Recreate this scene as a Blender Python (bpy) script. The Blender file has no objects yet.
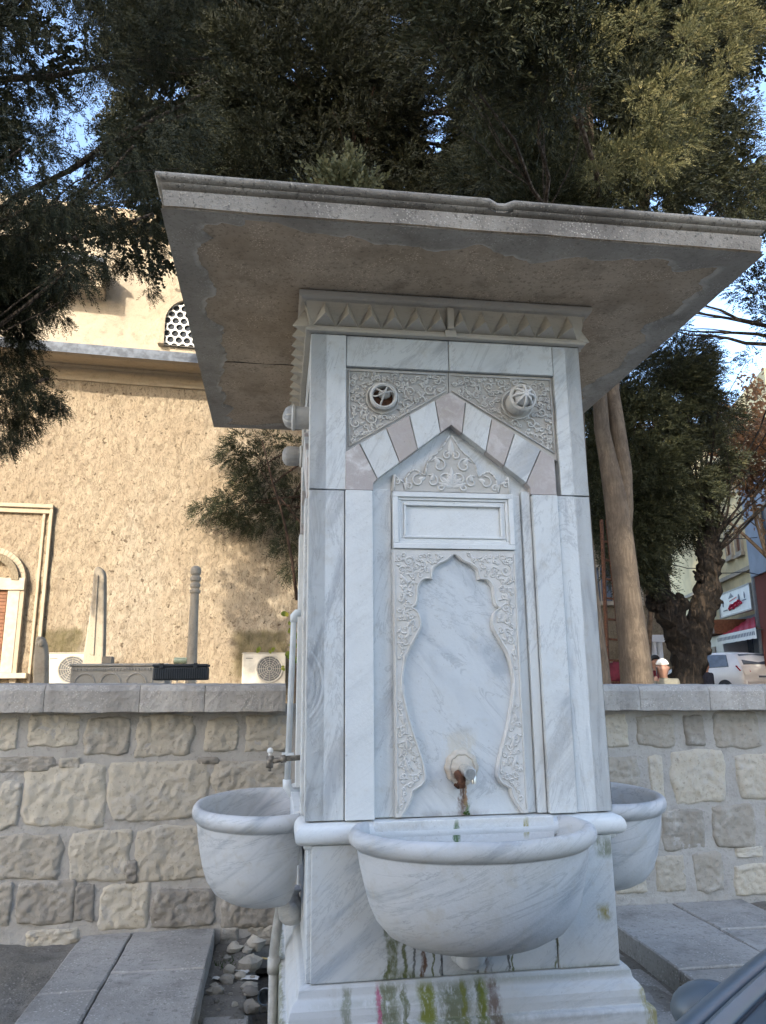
import bpy, bmesh, math, random
import numpy as np
from math import sin, cos, pi, radians, sqrt, atan2
from mathutils import Vector, Matrix, noise
random.seed(7)
rng = np.random.default_rng(11)
scene = bpy.context.scene
COL = scene.collection

# ------------------------------------------------------------------ camera
CAM = (-.7156, -2.9446, 1.5); YAW, PITCH, ROLL, F = .1412, .2262, -.0098, 743.
_fw = Vector((sin(YAW)*cos(PITCH), cos(YAW)*cos(PITCH), sin(PITCH)))
_r = Vector((cos(YAW), -sin(YAW), 0)); _u = _r.cross(_fw)
RR = _r*cos(ROLL)+_u*sin(ROLL); UU = -_r*sin(ROLL)+_u*cos(ROLL)
cd = bpy.data.cameras.new('camera'); co = bpy.data.objects.new('camera', cd); COL.objects.link(co)
M = Matrix((RR, UU, -_fw)).transposed().to_4x4(); M.translation = CAM
co.matrix_world = M
cd.sensor_fit = 'HORIZONTAL'; cd.sensor_width = 36; cd.lens = F/766*36; cd.clip_end = 2000; cd.clip_start = .05
scene.camera = co
C0 = Vector(CAM)
def ray(px, py): return _fw + RR*((px-383)/F) - UU*((py-512)/F)
def atY(px, py, Y):
    d = ray(px, py); return C0 + d*((Y-C0.y)/d.y)
def atZ(px, py, Z):
    d = ray(px, py); return C0 + d*((Z-C0.z)/d.z)
def onplane(px, py, P, n):
    d = ray(px, py); return C0 + d*((Vector(P)-C0).dot(n)/d.dot(n))

# ------------------------------------------------------------------ materials
class NT:
    def __init__(s, name):
        s.m = bpy.data.materials.new(name); s.m.use_nodes = True; s.t = s.m.node_tree
        s.b = s.t.nodes['Principled BSDF']; s.b.inputs['Roughness'].default_value = .8
        s.b.inputs['Specular IOR Level'].default_value = .3
    def n(s, typ, **kw):
        nd = s.t.nodes.new(typ)
        for k, v in kw.items():
            if k in nd.inputs: s.set(nd, k, v)
            else: setattr(nd, k, v)
        return nd
    def set(s, nd, k, v):
        i = nd.inputs[k] if not isinstance(k, int) else nd.inputs[k]
        if isinstance(v, bpy.types.NodeSocket): s.t.links.new(v, i)
        else: i.default_value = v
    def coord(s, rand=0, rot=(0,0,0), scale=(1,1,1), vary=0):
        c = s.n('ShaderNodeTexCoord').outputs['Object']
        if rand:
            oi = s.n('ShaderNodeObjectInfo').outputs['Random']
            mu = s.math('MULTIPLY', oi, rand)
            cb = s.n('ShaderNodeCombineXYZ'); s.set(cb,0,mu); s.set(cb,1,mu); s.set(cb,2,mu)
            va = s.n('ShaderNodeVectorMath', operation='ADD'); s.set(va,0,c); s.set(va,1,cb.outputs[0]); c = va.outputs[0]
            if vary:
                vr = s.n('ShaderNodeVectorRotate', rotation_type='Y_AXIS'); s.set(vr,'Vector',c); s.set(vr,'Angle',s.math('MULTIPLY',s.math('SUBTRACT',oi,.5),vary)); c = vr.outputs[0]
        if rot != (0,0,0) or scale != (1,1,1):
            r = s.n('ShaderNodeMapping'); s.set(r,0,c); r.inputs['Rotation'].default_value = rot; c = r.outputs[0]
            r = s.n('ShaderNodeMapping'); s.set(r,0,c); r.inputs['Scale'].default_value = scale; c = r.outputs[0]
        return c
    def noise(s, vec, scale=5, detail=5, rough=.55, dist=0):
        nd = s.n('ShaderNodeTexNoise'); s.set(nd,'Vector',vec); nd.inputs['Scale'].default_value=scale
        nd.inputs['Detail'].default_value=detail; nd.inputs['Roughness'].default_value=rough; nd.inputs['Distortion'].default_value=dist
        return nd.outputs['Fac']
    def math(s, op, a, b=0., c=None):
        nd = s.n('ShaderNodeMath', operation=op); s.set(nd,0,a); s.set(nd,1,b)
        if c is not None: s.set(nd,2,c)
        return nd.outputs[0]
    def step(s, v, lo, hi, o0=0., o1=1.):
        nd = s.n('ShaderNodeMapRange', interpolation_type='SMOOTHSTEP'); s.set(nd,0,v)
        s.set(nd,1,lo); s.set(nd,2,hi); s.set(nd,3,o0); s.set(nd,4,o1); return nd.outputs[0]
    def mix(s, f, a, b, mode='MIX'):
        nd = s.n('ShaderNodeMix', data_type='RGBA', blend_type=mode)
        def put(i, v):
            if isinstance(v, (tuple, list)): v = tuple(v)+((1,) if len(v)==3 else ())
            s.set(nd, i, v)
        s.set(nd,0,f); put(6,a); put(7,b); return nd.outputs[2]
    def bump(s, h, strength=.5, dist=.01, prev=None):
        nd = s.n('ShaderNodeBump'); s.set(nd,'Height',h); nd.inputs['Strength'].default_value=strength
        nd.inputs['Distance'].default_value=dist
        if prev is not None: s.set(nd,'Normal',prev)
        return nd.outputs[0]
    def out(s, color=None, rough=None, normal=None, **kw):
        if color is not None:
            if isinstance(color, (tuple, list)): color = tuple(color)+(1,)
            s.set(s.b,'Base Color',color)
        if rough is not None: s.set(s.b,'Roughness',rough)
        if normal is not None: s.set(s.b,'Normal',normal)
        for k,v in kw.items(): s.set(s.b,k.replace('_',' '),v)
        return s.m

def plain(name, col, rough=.6, var=.15, scale=20, metal=0., bump=0., spec=.3):
    t = NT(name); c = t.coord(3)
    n = t.noise(c, scale, 6)
    k = t.mix(t.step(n,.35,.65), tuple(x*(1-var) for x in col), tuple(min(1,x*(1+var)) for x in col))
    nn = t.bump(n, bump, .01) if bump else None
    t.b.inputs['Specular IOR Level'].default_value = spec
    return t.out(k, rough, nn, Metallic=metal)

def marble(name, base=(.575,.60,.60), vein=(.33,.35,.37), ang=30, sc=2.2, stretch=7, amt=.7, rough=.42, stains=(), warm=.0, grime=.25, vary=1.1):
    t = NT(name)
    c = t.coord(23, (0, radians(ang), 0), (sc, sc, sc*stretch), vary)
    v1 = t.noise(c, 1., 7, .6, .6)
    c2 = t.coord(9)
    big = t.noise(c2, 2.3, 3)
    f = t.math('MULTIPLY', t.step(v1,.46,.68), t.step(big,.3,.62))
    f = t.math('MULTIPLY', f, amt)
    k = t.mix(f, base, vein)
    v3 = t.noise(t.coord(31, (0, radians(ang+8), 0), (sc*.6, sc*.6, sc*stretch*.5)), 1., 8, .7, 1.2)
    thin = t.math('SUBTRACT', 1., t.step(t.math('ABSOLUTE', t.math('SUBTRACT', v3, .5)), 0., .018))
    k = t.mix(t.math('MULTIPLY', thin, amt*.45), k, tuple(x*.75 for x in vein))
    g = t.noise(c2, 14, 8, .7)
    k = t.mix(t.math('MULTIPLY', t.step(g,.5,.75), grime), k, (.40,.37,.31))
    g2 = t.noise(t.coord(5), 1.7, 4, .6)
    k = t.mix(t.math('MULTIPLY', t.step(g2,.45,.75), grime*.9+warm), k, (.50,.46,.39))
    sp = t.noise(c2, 70, 3, .6)
    k = t.mix(t.math('MULTIPLY', t.step(sp,.66,.74), .35), k, (.2,.19,.17))
    if stains:
        ob = t.coord(); sep = t.n('ShaderNodeSeparateXYZ'); t.set(sep,0,ob); X, Z = sep.outputs[0], sep.outputs[2]
        w = t.math('MULTIPLY', t.math('SUBTRACT', t.noise(ob, 22, 4), .5), .05)
        w2 = t.noise(t.coord(0,(0,0,0),(1,1,.3)), 45, 6, .75); w3=t.noise(ob,9,4,.6)
        for (x0, hw, zb, zt, colr, st) in stains:
            dx = t.math('ABSOLUTE', t.math('SUBTRACT', t.math('ADD', X, w), x0))
            dx = t.math('ADD', dx, t.math('MULTIPLY', t.math('SUBTRACT', w2, .5), hw*2.4)); a = t.step(dx, hw*.45, hw*1.1, 1., 0.)
            b_ = t.math('MULTIPLY', t.step(Z, zb-.015, zb+.02), t.step(Z, zt-.03, zt+.01, 1., 0.))
            q = t.math('MULTIPLY', t.math('MULTIPLY', a, b_), t.math('MULTIPLY', t.step(w2,.30,.52), t.step(w3,.28,.5)))
            k = t.mix(t.math('MULTIPLY', q, st), k, colr)
    bn = t.bump(g, .35, .008); bn = t.bump(sp, .25, .003, bn)
    t.b.inputs['Specular IOR Level'].default_value = .35
    return t.out(k, t.step(g,.3,.7,rough,rough+.2), bn)

MOSS = (.085,.10,.02); RUST = (.10,.045,.018); BLK = (.04,.04,.035); GREEN = (.05,.12,.02); PINK = (.45,.03,.16); OCHRE = (.28,.2,.07)
M_marb = marble('marble_slab', ang=55, sc=1.9, stretch=5, amt=.85, grime=.4)
M_marbv = marble('marble_upright_vein', ang=84, sc=1.7, stretch=8, amt=.95, grime=.4)
M_marbn = marble('marble_niche', base=(.53,.56,.575), vein=(.36,.395,.43), ang=-52, sc=2.6, stretch=4, amt=1., grime=.3, vary=0,
   stains=[(.0,.016,1.0,1.15,RUST,.95),(.014,.008,1.02,1.15,(.25,.12,.03),.8),(.02,.014,.995,1.05,GREEN,.95),(-.03,.16,1.0,1.022,RUST,.7),(0,.07,1.2,1.32,(.5,.44,.33),.55),(.02,.05,1.305,1.335,(.3,.28,.25),.5)])
M_marbw = marble('marble_white', base=(.63,.65,.645), vein=(.44,.46,.47), ang=20, amt=.3, grime=.2, warm=.05)
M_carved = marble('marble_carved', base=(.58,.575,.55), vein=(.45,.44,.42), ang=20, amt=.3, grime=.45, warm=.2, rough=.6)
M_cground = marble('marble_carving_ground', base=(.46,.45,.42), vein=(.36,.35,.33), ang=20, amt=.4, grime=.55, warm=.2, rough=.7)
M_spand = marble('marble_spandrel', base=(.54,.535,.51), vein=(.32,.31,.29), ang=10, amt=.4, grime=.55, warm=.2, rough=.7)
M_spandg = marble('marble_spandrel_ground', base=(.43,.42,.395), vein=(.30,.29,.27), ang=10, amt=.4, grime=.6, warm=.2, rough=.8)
M_pink = marble('breccia_pink', base=(.40,.36,.345), vein=(.60,.59,.58), ang=0, sc=16, stretch=1., amt=1., grime=.6, warm=.1, rough=.7)
M_basin = marble('marble_basin', base=(.50,.51,.515), vein=(.27,.295,.32), ang=8, sc=1.7, stretch=8, amt=.95, grime=.55)
M_ped = marble('marble_pedestal', base=(.53,.555,.56), vein=(.36,.40,.44), ang=35, sc=1.8, stretch=7, amt=1., grime=.45,
   stains=[(-.30,.012,.44,.70,MOSS,.95),(-.275,.022,.44,.64,MOSS,.9),(-.235,.010,.44,.66,MOSS,.9),(-.20,.006,.44,.60,BLK,.8),(-.165,.009,.44,.64,RUST,.95),(-.13,.005,.44,.60,MOSS,.9),(.03,.006,.44,.64,BLK,.8),(.07,.012,.44,.66,RUST,.95),(.085,.005,.44,.66,BLK,.9),(.15,.006,.44,.64,BLK,.9),(.165,.006,.44,.60,MOSS,.9),
           (.335,.007,.46,.80,MOSS,.9),(.53,.03,.62,.68,(.25,.2,.03),.95),(.545,.04,.84,.92,MOSS,.7),(-.1,.004,.44,.9,BLK,.7),(.0,.5,.44,.475,MOSS,.9),(-.25,.07,.445,.50,MOSS,.9),(.45,.14,.44,.48,MOSS,.8)])
M_plin = marble('marble_plinth', base=(.53,.545,.545), vein=(.42,.45,.46), ang=8, sc=1.6, stretch=7, amt=.6, grime=.35,
   stains=[(-.3,.05,.1,.47,MOSS,.8),(-.06,.07,.1,.45,MOSS,.8),(.08,.03,.1,.47,RUST,.8),(.03,.02,.1,.46,MOSS,.9),(-.335,.012,.3,.46,PINK,.8),(.25,.5,.44,.458,MOSS,.8),(-.16,.035,.33,.46,(.17,.19,.02),.95),(.04,.02,.2,.46,(.15,.17,.02),.9),(-.24,.012,.2,.46,MOSS,.8),(-.03,.012,.1,.46,(.16,.17,.03),.85),(.0,.3,.335,.352,MOSS,.9),(-.45,.02,.3,.46,MOSS,.6),(-.3,.3,.40,.42,MOSS,.6),
           (.55,.06,-.1,.30,(.3,.22,.03),.8),(.66,.03,-.1,.42,(.25,.22,.05),.8),(.2,.6,.325,.345,BLK,.6),(-.1,.2,-.1,.32,MOSS,.5),(-.68,.02,-.1,.45,MOSS,.7)])
M_back = marble('marble_basin_back', base=(.66,.68,.68), ang=30, amt=.3, grime=.3, stains=[(-.035,.012,.86,1.0,GREEN,.95),(.235,.014,.93,1.0,(.3,.26,.05),.9),(-.25,.1,.97,1.0,OCHRE,.35),(.1,.3,.985,1.0,OCHRE,.4)])
M_frieze = marble('marble_frieze_weathered', base=(.47,.44,.385), vein=(.33,.30,.25), ang=0, amt=.5, grime=.6, warm=.3, rough=.75)

def concrete(name, base, dark, speck=.5, bumpd=.006, sc=1., att=None):
    t = NT(name); c = t.coord()
    a = t.noise(c, 2.2*sc, 6, .6); k = t.mix(t.step(a,.35,.65), base, dark)
    v = t.n('ShaderNodeTexVoronoi'); t.set(v,'Vector',c); v.inputs['Scale'].default_value = 95*sc
    s_ = t.step(v.outputs['Distance'],.12,.4,1.,0.)
    g = t.noise(c, 60*sc, 6, .75)
    k = t.mix(t.math('MULTIPLY', t.step(g,.52,.66), speck), k, tuple(x*.45 for x in dark))
    k = t.mix(t.math('MULTIPLY', t.math('MULTIPLY', s_, t.step(t.noise(c,9*sc,3),.45,.6)), speck), k, tuple(min(1,x*1.5) for x in base))
    w = t.noise(t.coord(0,(0,0,0),(3,3,.7)), 2.5*sc, 5, .6)
    k = t.mix(t.math('MULTIPLY', t.step(w,.5,.72), .5), k, tuple(x*.55 for x in dark))
    if att:
        at = t.n('ShaderNodeAttribute'); at.attribute_name = 'tone'; k = t.mix(t.math('MULTIPLY', at.outputs['Fac'], t.step(t.noise(c,7,5,.7),.38,.6)), k, att)
    b = t.bump(g, .6, bumpd); b = t.bump(s_, .3, bumpd*.5, b)
    return t.out(k, .92, b)
M_fascia = concrete('concrete_fascia', (.34,.31,.265), (.20,.18,.155), .9)
M_under = concrete('concrete_soffit', (.54,.435,.32), (.40,.31,.215), .8)
M_border = concrete('plaster_border', (.42,.38,.32), (.29,.26,.215), .6, att=(.62,.57,.49))
M_slab = concrete('paving_stone', (.38,.37,.35), (.27,.26,.24), .6, .006, .6)
M_earth = concrete('rough_earth', (.23,.215,.19), (.14,.13,.11), .7, .02, .45)
M_cope = concrete('coping_stone', (.44,.42,.385), (.32,.305,.28), .5, .006, .7)

def stone_mat(name, c1, c2, c3, bs=.8, bd=.02, sc=1.):
    t = NT(name); c = t.coord()
    at = t.n('ShaderNodeAttribute'); at.attribute_name = 'tone'; tv = at.outputs['Fac']
    k = t.mix(t.step(tv,0.,1.), c1, c2)
    n = t.noise(c, 7*sc, 8, .7); k = t.mix(t.step(n,.47,.78), k, c3)
    g = t.noise(c, 40*sc, 6, .7); k = t.mix(t.math('MULTIPLY', t.step(g,.55,.7), .5), k, tuple(x*.4 for x in c2))
    b = t.bump(n, bs*.6, bd); b = t.bump(g, bs, bd*.35, b)
    return t.out(k, .93, b)
M_stone = stone_mat('rubble_stone', (.46,.425,.35), (.23,.215,.19), (.42,.41,.38), 1., .02)
M_mortar = stone_mat('lime_mortar', (.37,.36,.335), (.37,.36,.335), (.27,.26,.24), .9, .025)

def mosque_plaster():
    t = NT('mosque_rough_plaster'); c = t.coord()
    n = t.noise(c, 1.1, 5, .6); k = t.mix(t.step(n,.35,.65), (.42,.345,.245), (.365,.29,.20)); pz = t.noise(t.coord(8,(0,0,0),(1,1,.5)), .7, 5, .6); k = t.mix(t.math('MULTIPLY', t.step(pz,.5,.68), .6), k, (.44,.385,.30))
    m = t.noise(t.coord(0,(0,0,0),(1,1,.6)), 7, 9, .72); m2 = t.noise(t.coord(4,(0,0,0),(1,1,.5)), 16, 8, .8, 1.5); k = t.mix(t.math('MULTIPLY', t.step(m2,.46,.60), .8), k, (.15,.11,.068)); k = t.mix(t.math('MULTIPLY', t.step(m,.45,.66), .5), k, (.20,.15,.10))
    g = t.noise(c, 24, 6, .7); k = t.mix(t.math('MULTIPLY', t.step(g,.4,.7), .5), k, (.38,.31,.225))
    s_ = t.noise(c, 11, 3, .5); k = t.mix(t.math('MULTIPLY', t.step(s_,.64,.70), .85), k, (.10,.07,.045))
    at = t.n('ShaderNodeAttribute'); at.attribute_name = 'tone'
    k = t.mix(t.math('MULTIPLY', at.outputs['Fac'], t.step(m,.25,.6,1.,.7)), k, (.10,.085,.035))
    b = t.bump(m, .8, .045); b = t.bump(m2, 1., .06, b); b = t.bump(g, .9, .015, b)
    return t.out(k, .95, b)
M_mosque = mosque_plaster()
M_ashlar = stone_mat('mosque_ashlar', (.35,.29,.21), (.31,.255,.185), (.25,.195,.135), .6, .015)
M_drum = stone_mat('drum_plaster', (.36,.31,.24), (.33,.28,.21), (.25,.205,.155), 1., .04)
M_lead = plain('lead_sheet', (.095,.11,.135), .6, .3, 8)
M_winframe = plain('white_stone_frame', (.37,.32,.245), .7, .1, 10, bump=.2)
M_woodbrown = plain('brown_shutter', (.16,.07,.035), .6, .2, 14)
M_grille = plain('plaster_grille', (.62,.62,.60), .8, .06, 12)
M_dark = plain('dark_opening', (.03,.035,.045), .35, .3, 6)
M_glassd = plain('window_glass', (.10,.12,.15), .12, .2, 3, spec=.6)
M_pvc = plain('pvc_pipe', (.56,.60,.62), .4, .08, 9)
M_pipeg = plain('grey_plastic_pipe', (.38,.38,.36), .55, .2, 14)
M_steel = plain('old_galvanised_pipe', (.20,.18,.15), .5, .4, 40, metal=.5)
M_chrome = plain('worn_chrome', (.62,.62,.60), .28, .15, 60, metal=.8)
M_rusty = plain('rusty_iron', (.09,.04,.022), .8, .4, 50, bump=.3)
M_brass = plain('ceramic_white', (.7,.7,.68), .4, .1, 9)
M_black = plain('black_plastic', (.025,.03,.035), .5, .2, 9, bump=.1)
M_accream = plain('air_conditioner_casing', (.42,.385,.32), .6, .08, 9)
M_acdark = plain('fan_grille', (.10,.10,.10), .6, .2, 9)
M_tomb = stone_mat('tombstone_marble', (.34,.29,.22), (.27,.22,.165), (.2,.165,.12), .6, .015)
M_boss = marble('marble_boss', base=(.36,.36,.35), vein=(.24,.24,.24), ang=80, amt=.8, grime=.6)
M_sarc = stone_mat('grave_slab_stone', (.36,.33,.28), (.36,.33,.28), (.25,.23,.195), .4, .01)
M_body = plain('slate_blue_paint', (.075,.095,.11), .38, .08, 5, spec=.5)
M_bodyd = plain('dark_rubber_trim', (.03,.035,.04), .6, .2, 12)
M_white = plain('white_car_paint', (.72,.73,.74), .25, .03, 3, spec=.6)
M_redl = plain('red_lamp_lens', (.35,.01,.02), .2, .1, 8, spec=.6)
M_red = plain('red_awning_cloth', (.42,.02,.045), .7, .15, 5)
M_signw = plain('sign_board_white', (.66,.70,.74), .4, .05, 4)
M_signr = plain('sign_red_lettering', (.55,.03,.08), .5, .05, 4)
M_signd = plain('sign_dark_figures', (.10,.13,.2), .5, .05, 4)
M_yellow = plain('yellow_render', (.70,.60,.36), .9, .12, 1.3, bump=.2)
M_cream = plain('cream_render', (.60,.52,.42), .9, .12, 1.2, bump=.2)
M_greyb = plain('grey_blue_render', (.35,.40,.46), .9, .1, 1.3)
M_brick = stone_mat('red_brick_cladding', (.20,.06,.045), (.17,.05,.035), (.13,.04,.03), .4, .01)
M_tile = plain('terracotta_tiles', (.33,.14,.08), .9, .25, 8, bump=.4)
def bark_mat(name, c1, c2, c3, d=.03, sc=1., amt=1.):
    t = NT(name); c = t.coord(2,(0,0,0),(9*sc,9*sc,1.6*sc))
    n = t.noise(c, 1.6, 8, .7, .8); r_ = t.math('ABSOLUTE', t.math('SUBTRACT', n, .5)); gr = t.step(r_, .0, .07)
    n2 = t.noise(t.coord(3), 5, 6, .65)
    k = t.mix(t.step(n2,.35,.65), c1, c2); k = t.mix(t.math('MULTIPLY', t.math('SUBTRACT', 1., gr), amt), k, c3)
    b = t.bump(gr, .8*amt+.1, d); b = t.bump(n2, .6, d*.8, b); b = t.bump(t.noise(t.coord(), 60, 5, .7), .5, d*.2, b)
    return t.out(k, .93, b)
M_bark = bark_mat('pine_bark', (.13,.10,.075), (.10,.08,.06), (.04,.03,.02))
M_barkg = bark_mat('smooth_grey_bark', (.155,.12,.085), (.11,.085,.062), (.05,.038,.028), .02, 1.2, .45)
M_barkr = bark_mat('red_brown_bark', (.085,.05,.033), (.075,.045,.03), (.03,.018,.012))
M_barkd = bark_mat('gnarled_dark_bark', (.030,.021,.014), (.018,.013,.009), (.006,.005,.004), .06, 1.1)
M_twig = plain('bare_twig', (.12,.09,.065), .9, .3, 9)
M_pole = plain('galvanised_lamp_pole', (.32,.33,.33), .5, .1, 7, metal=.3)
M_skin = plain('skin', (.27,.15,.105), .55, .08, 14)
M_capw = plain('white_cotton_cap', (.7,.68,.63), .9, .05, 14)
M_olive = plain('olive_grey_jacket', (.13,.125,.10), .9, .15, 14)
M_navy = plain('dark_navy_coat', (.02,.025,.04), .9, .2, 14)
M_darkred = plain('dark_red_coat', (.09,.012,.02), .9, .2, 14)
M_trouser = plain('dark_trousers', (.04,.04,.045), .9, .2, 14)
M_asph = concrete('asphalt', (.06,.06,.06), (.045,.045,.045), .3, .004, .5)
M_litter = plain('white_litter', (.62,.62,.6), .6, .1, 30)
M_straw = plain('pale_straw', (.5,.42,.22), .7, .1, 30)
M_cup = plain('clear_grey_plastic', (.30,.34,.37), .25, .2, 20)
M_wood = plain('bench_wood', (.2,.12,.07), .8, .2, 10)

def leafmat(name, c1, c2, c3, tr=.2):
    t = NT(name); c = t.coord()
    n = t.noise(c, 1.6, 4, .6); k = t.mix(t.step(n,.38,.62), c1, c2)
    n2 = t.noise(c, 11, 3, .6); k = t.mix(t.step(n2,.5,.75), k, c3)
    t.out(k, .65)
    tl = t.n('ShaderNodeBsdfTranslucent'); t.set(tl,'Color',k)
    mx = t.n('ShaderNodeMixShader'); mx.inputs[0].default_value = tr
    t.t.links.new(t.b.outputs[0], mx.inputs[1]); t.t.links.new(tl.outputs[0], mx.inputs[2])
    t.t.links.new(mx.outputs[0], t.t.nodes['Material Output'].inputs[0]); return t.m
M_leaf = leafmat('cypress_foliage', (.014,.018,.0065), (.022,.026,.010), (.075,.070,.027), .12)
M_leafd = leafmat('cypress_foliage_dark', (.010,.0125,.0045), (.016,.019,.007), (.06,.057,.022), .1)
M_leafl = leafmat('cypress_foliage_sunlit_tone', (.055,.06,.024), (.11,.105,.043), (.27,.23,.10))  # paler copy of the leaf colours with sunlight painted in
M_leafo = leafmat('withered_leaves', (.30,.15,.07), (.20,.11,.06), (.4,.25,.12), .4)
M_leafy = leafmat('yellow_green_leaves', (.30,.30,.03), (.12,.18,.03), (.5,.42,.05), .4)
M_weed = leafmat('weed_leaves', (.05,.09,.02), (.07,.11,.03), (.1,.12,.04), .3)

# ------------------------------------------------------------------ mesh builder
class MB:
    def __init__(s): s.v=[]; s.f=[]; s.t=[]; s.mi=[]
    def add(s, vs, fs, tone=0., mi=0):
        o=len(s.v); s.v+= [tuple(x) for x in vs]; s.f+=[tuple(i+o for i in f) for f in fs]; s.t+=[tone]*len(vs); s.mi+=[mi]*len(fs); return s
    def box(s,x0,x1,y0,y1,z0,z1,tone=0.,mi=0):
        v=[(x0,y0,z0),(x1,y0,z0),(x1,y1,z0),(x0,y1,z0),(x0,y0,z1),(x1,y0,z1),(x1,y1,z1),(x0,y1,z1)]
        return s.add(v,[(0,3,2,1),(4,5,6,7),(0,1,5,4),(1,2,6,5),(2,3,7,6),(3,0,4,7)],tone,mi)
    def prism(s, poly, y0, y1, mi=0, tone=0.):
        n=len(poly); v=[(x,y0,z) for x,z in poly]+[(x,y1,z) for x,z in poly]
        f=[tuple(range(n)), tuple(range(2*n-1,n-1,-1))]+[(i,i+n,(i+1)%n+n,(i+1)%n) for i in range(n)]
        return s.add(v,f,tone,mi)
    def tube(s, pts, r, n=8, cap=True, mi=0, tone=0., flat=None):
        pts=[Vector(p) for p in pts]; m=len(pts); rs=r if isinstance(r,(list,tuple)) else [r]*m
        vs=[]; up=None
        for i,p in enumerate(pts):
            d=(pts[min(i+1,m-1)]-pts[max(i-1,0)])
            if d.length<1e-9: d=Vector((0,0,1))
            d.normalize()
            if up is None: up=Vector((0,0,1)) if abs(d.z)<.9 else Vector((1,0,0))
            a=d.cross(up)
            if a.length<1e-6: a=d.orthogonal()
            a.normalize(); b=a.cross(d).normalized(); up=b
            for k in range(n):
                q=a*cos(2*pi*k/n)*rs[i]+b*sin(2*pi*k/n)*rs[i]
                vs.append(p+q)
        fs=[(i*n+k,i*n+(k+1)%n,(i+1)*n+(k+1)%n,(i+1)*n+k) for i in range(m-1) for k in range(n)]
        if cap: fs+=[tuple(range(n-1,-1,-1)), tuple((m-1)*n+k for k in range(n))]
        return s.add(vs,fs,tone,mi)
    def lathe(s, prof, n=24, M=None, mi=0, a0=0, a1=2*pi, fn=None):
        full=abs(a1-a0-2*pi)<1e-6; m=n if full else n+1; vs=[]
        for r,z in prof:
            for k in range(m):
                a=a0+(a1-a0)*k/n; rr=r*(fn(a,z) if fn else 1); vs.append(Vector((rr*cos(a),rr*sin(a),z)))
        if M is not None: vs=[M@v for v in vs]
        fs=[]
        for i in range(len(prof)-1):
            for k in range(n):
                k2=(k+1)%m; fs.append((i*m+k,i*m+k2,(i+1)*m+k2,(i+1)*m+k))
        return s.add(vs,fs,0.,mi)
    def grid(s, fn, nu, nv, tone=0., mi=0):
        vs=[fn(i/nu,j/nv) for j in range(nv+1) for i in range(nu+1)]
        fs=[(j*(nu+1)+i,j*(nu+1)+i+1,(j+1)*(nu+1)+i+1,(j+1)*(nu+1)+i) for j in range(nv) for i in range(nu)]
        return s.add(vs,fs,tone,mi)
    def sph(s, c, r, n=10, sc=(1,1,1), jit=0., mi=0, tone=0.):
        c=Vector(c); vs=[]; m=max(4,n//2+1)
        for j in range(m+1):
            th=pi*j/m
            for i in range(n):
                a=2*pi*i/n; d=Vector((sin(th)*cos(a),sin(th)*sin(a),cos(th)))
                k=1+jit*noise.noise(d*1.7+c*3)
                vs.append(c+Vector((d.x*sc[0],d.y*sc[1],d.z*sc[2]))*r*k)
        fs=[(j*n+i,(j+1)*n+i,(j+1)*n+(i+1)%n,j*n+(i+1)%n) for j in range(m) for i in range(n)]
        return s.add(vs,fs,tone,mi)
    def xf(s, M, start=0):
        s.v[start:]=[tuple(M@Vector(v)) for v in s.v[start:]]; return s
    def build(s, name, mats, parent=None, bevel=0, smooth=False, seg=2, flat_ang=None):
        me=bpy.data.meshes.new(name); me.from_pydata(s.v,[],s.f)
        if not isinstance(mats,(list,tuple)): mats=[mats]
        for m in mats: me.materials.append(m)
        if len(mats)>1: me.polygons.foreach_set('material_index', s.mi)
        if any(s.t):
            at=me.attributes.new('tone','FLOAT','POINT'); at.data.foreach_set('value', s.t)
        bm=bmesh.new(); bm.from_mesh(me); bmesh.ops.recalc_face_normals(bm, faces=bm.faces); bm.to_mesh(me); bm.free()
        if smooth: me.polygons.foreach_set('use_smooth',[True]*len(me.polygons))
        o=bpy.data.objects.new(name,me); COL.objects.link(o)
        if parent is not None: adopt(o,parent)
        if bevel:
            b=o.modifiers.new('bevel','BEVEL'); b.width=bevel; b.segments=seg; b.limit_method='ANGLE'; b.angle_limit=radians(35)
        if flat_ang and smooth:
            me.set_sharp_from_angle(angle=radians(flat_ang))
        return o
def wloc(o):
    v=Vector((0,0,0))
    while o is not None: v+=o.location+o.matrix_parent_inverse.translation; o=o.parent
    return v
def adopt(o,parent):
    o.parent=parent; o.matrix_parent_inverse=Matrix.Translation(-wloc(parent))
def tag(o,label=None,cat=None,group=None,kind=None):
    if label: o['label']=label
    if cat: o['category']=cat
    if group: o['group']=group
    if kind: o['kind']=kind
    return o
def root(name,label,cat,loc=(0,0,0),group=None):
    o=bpy.data.objects.new(name,None); o.empty_display_size=.1; COL.objects.link(o); o.location=loc
    return tag(o,label,cat,group)
def struct(o): o['kind']='structure'; return o
def nz(x,y,z,s=1.): return noise.noise(Vector((x*s,y*s,z*s)))
def fbm(x,y,z,s=1.,o=4): return noise.fractal(Vector((x*s,y*s,z*s)),.9,2.1,o)

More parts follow.
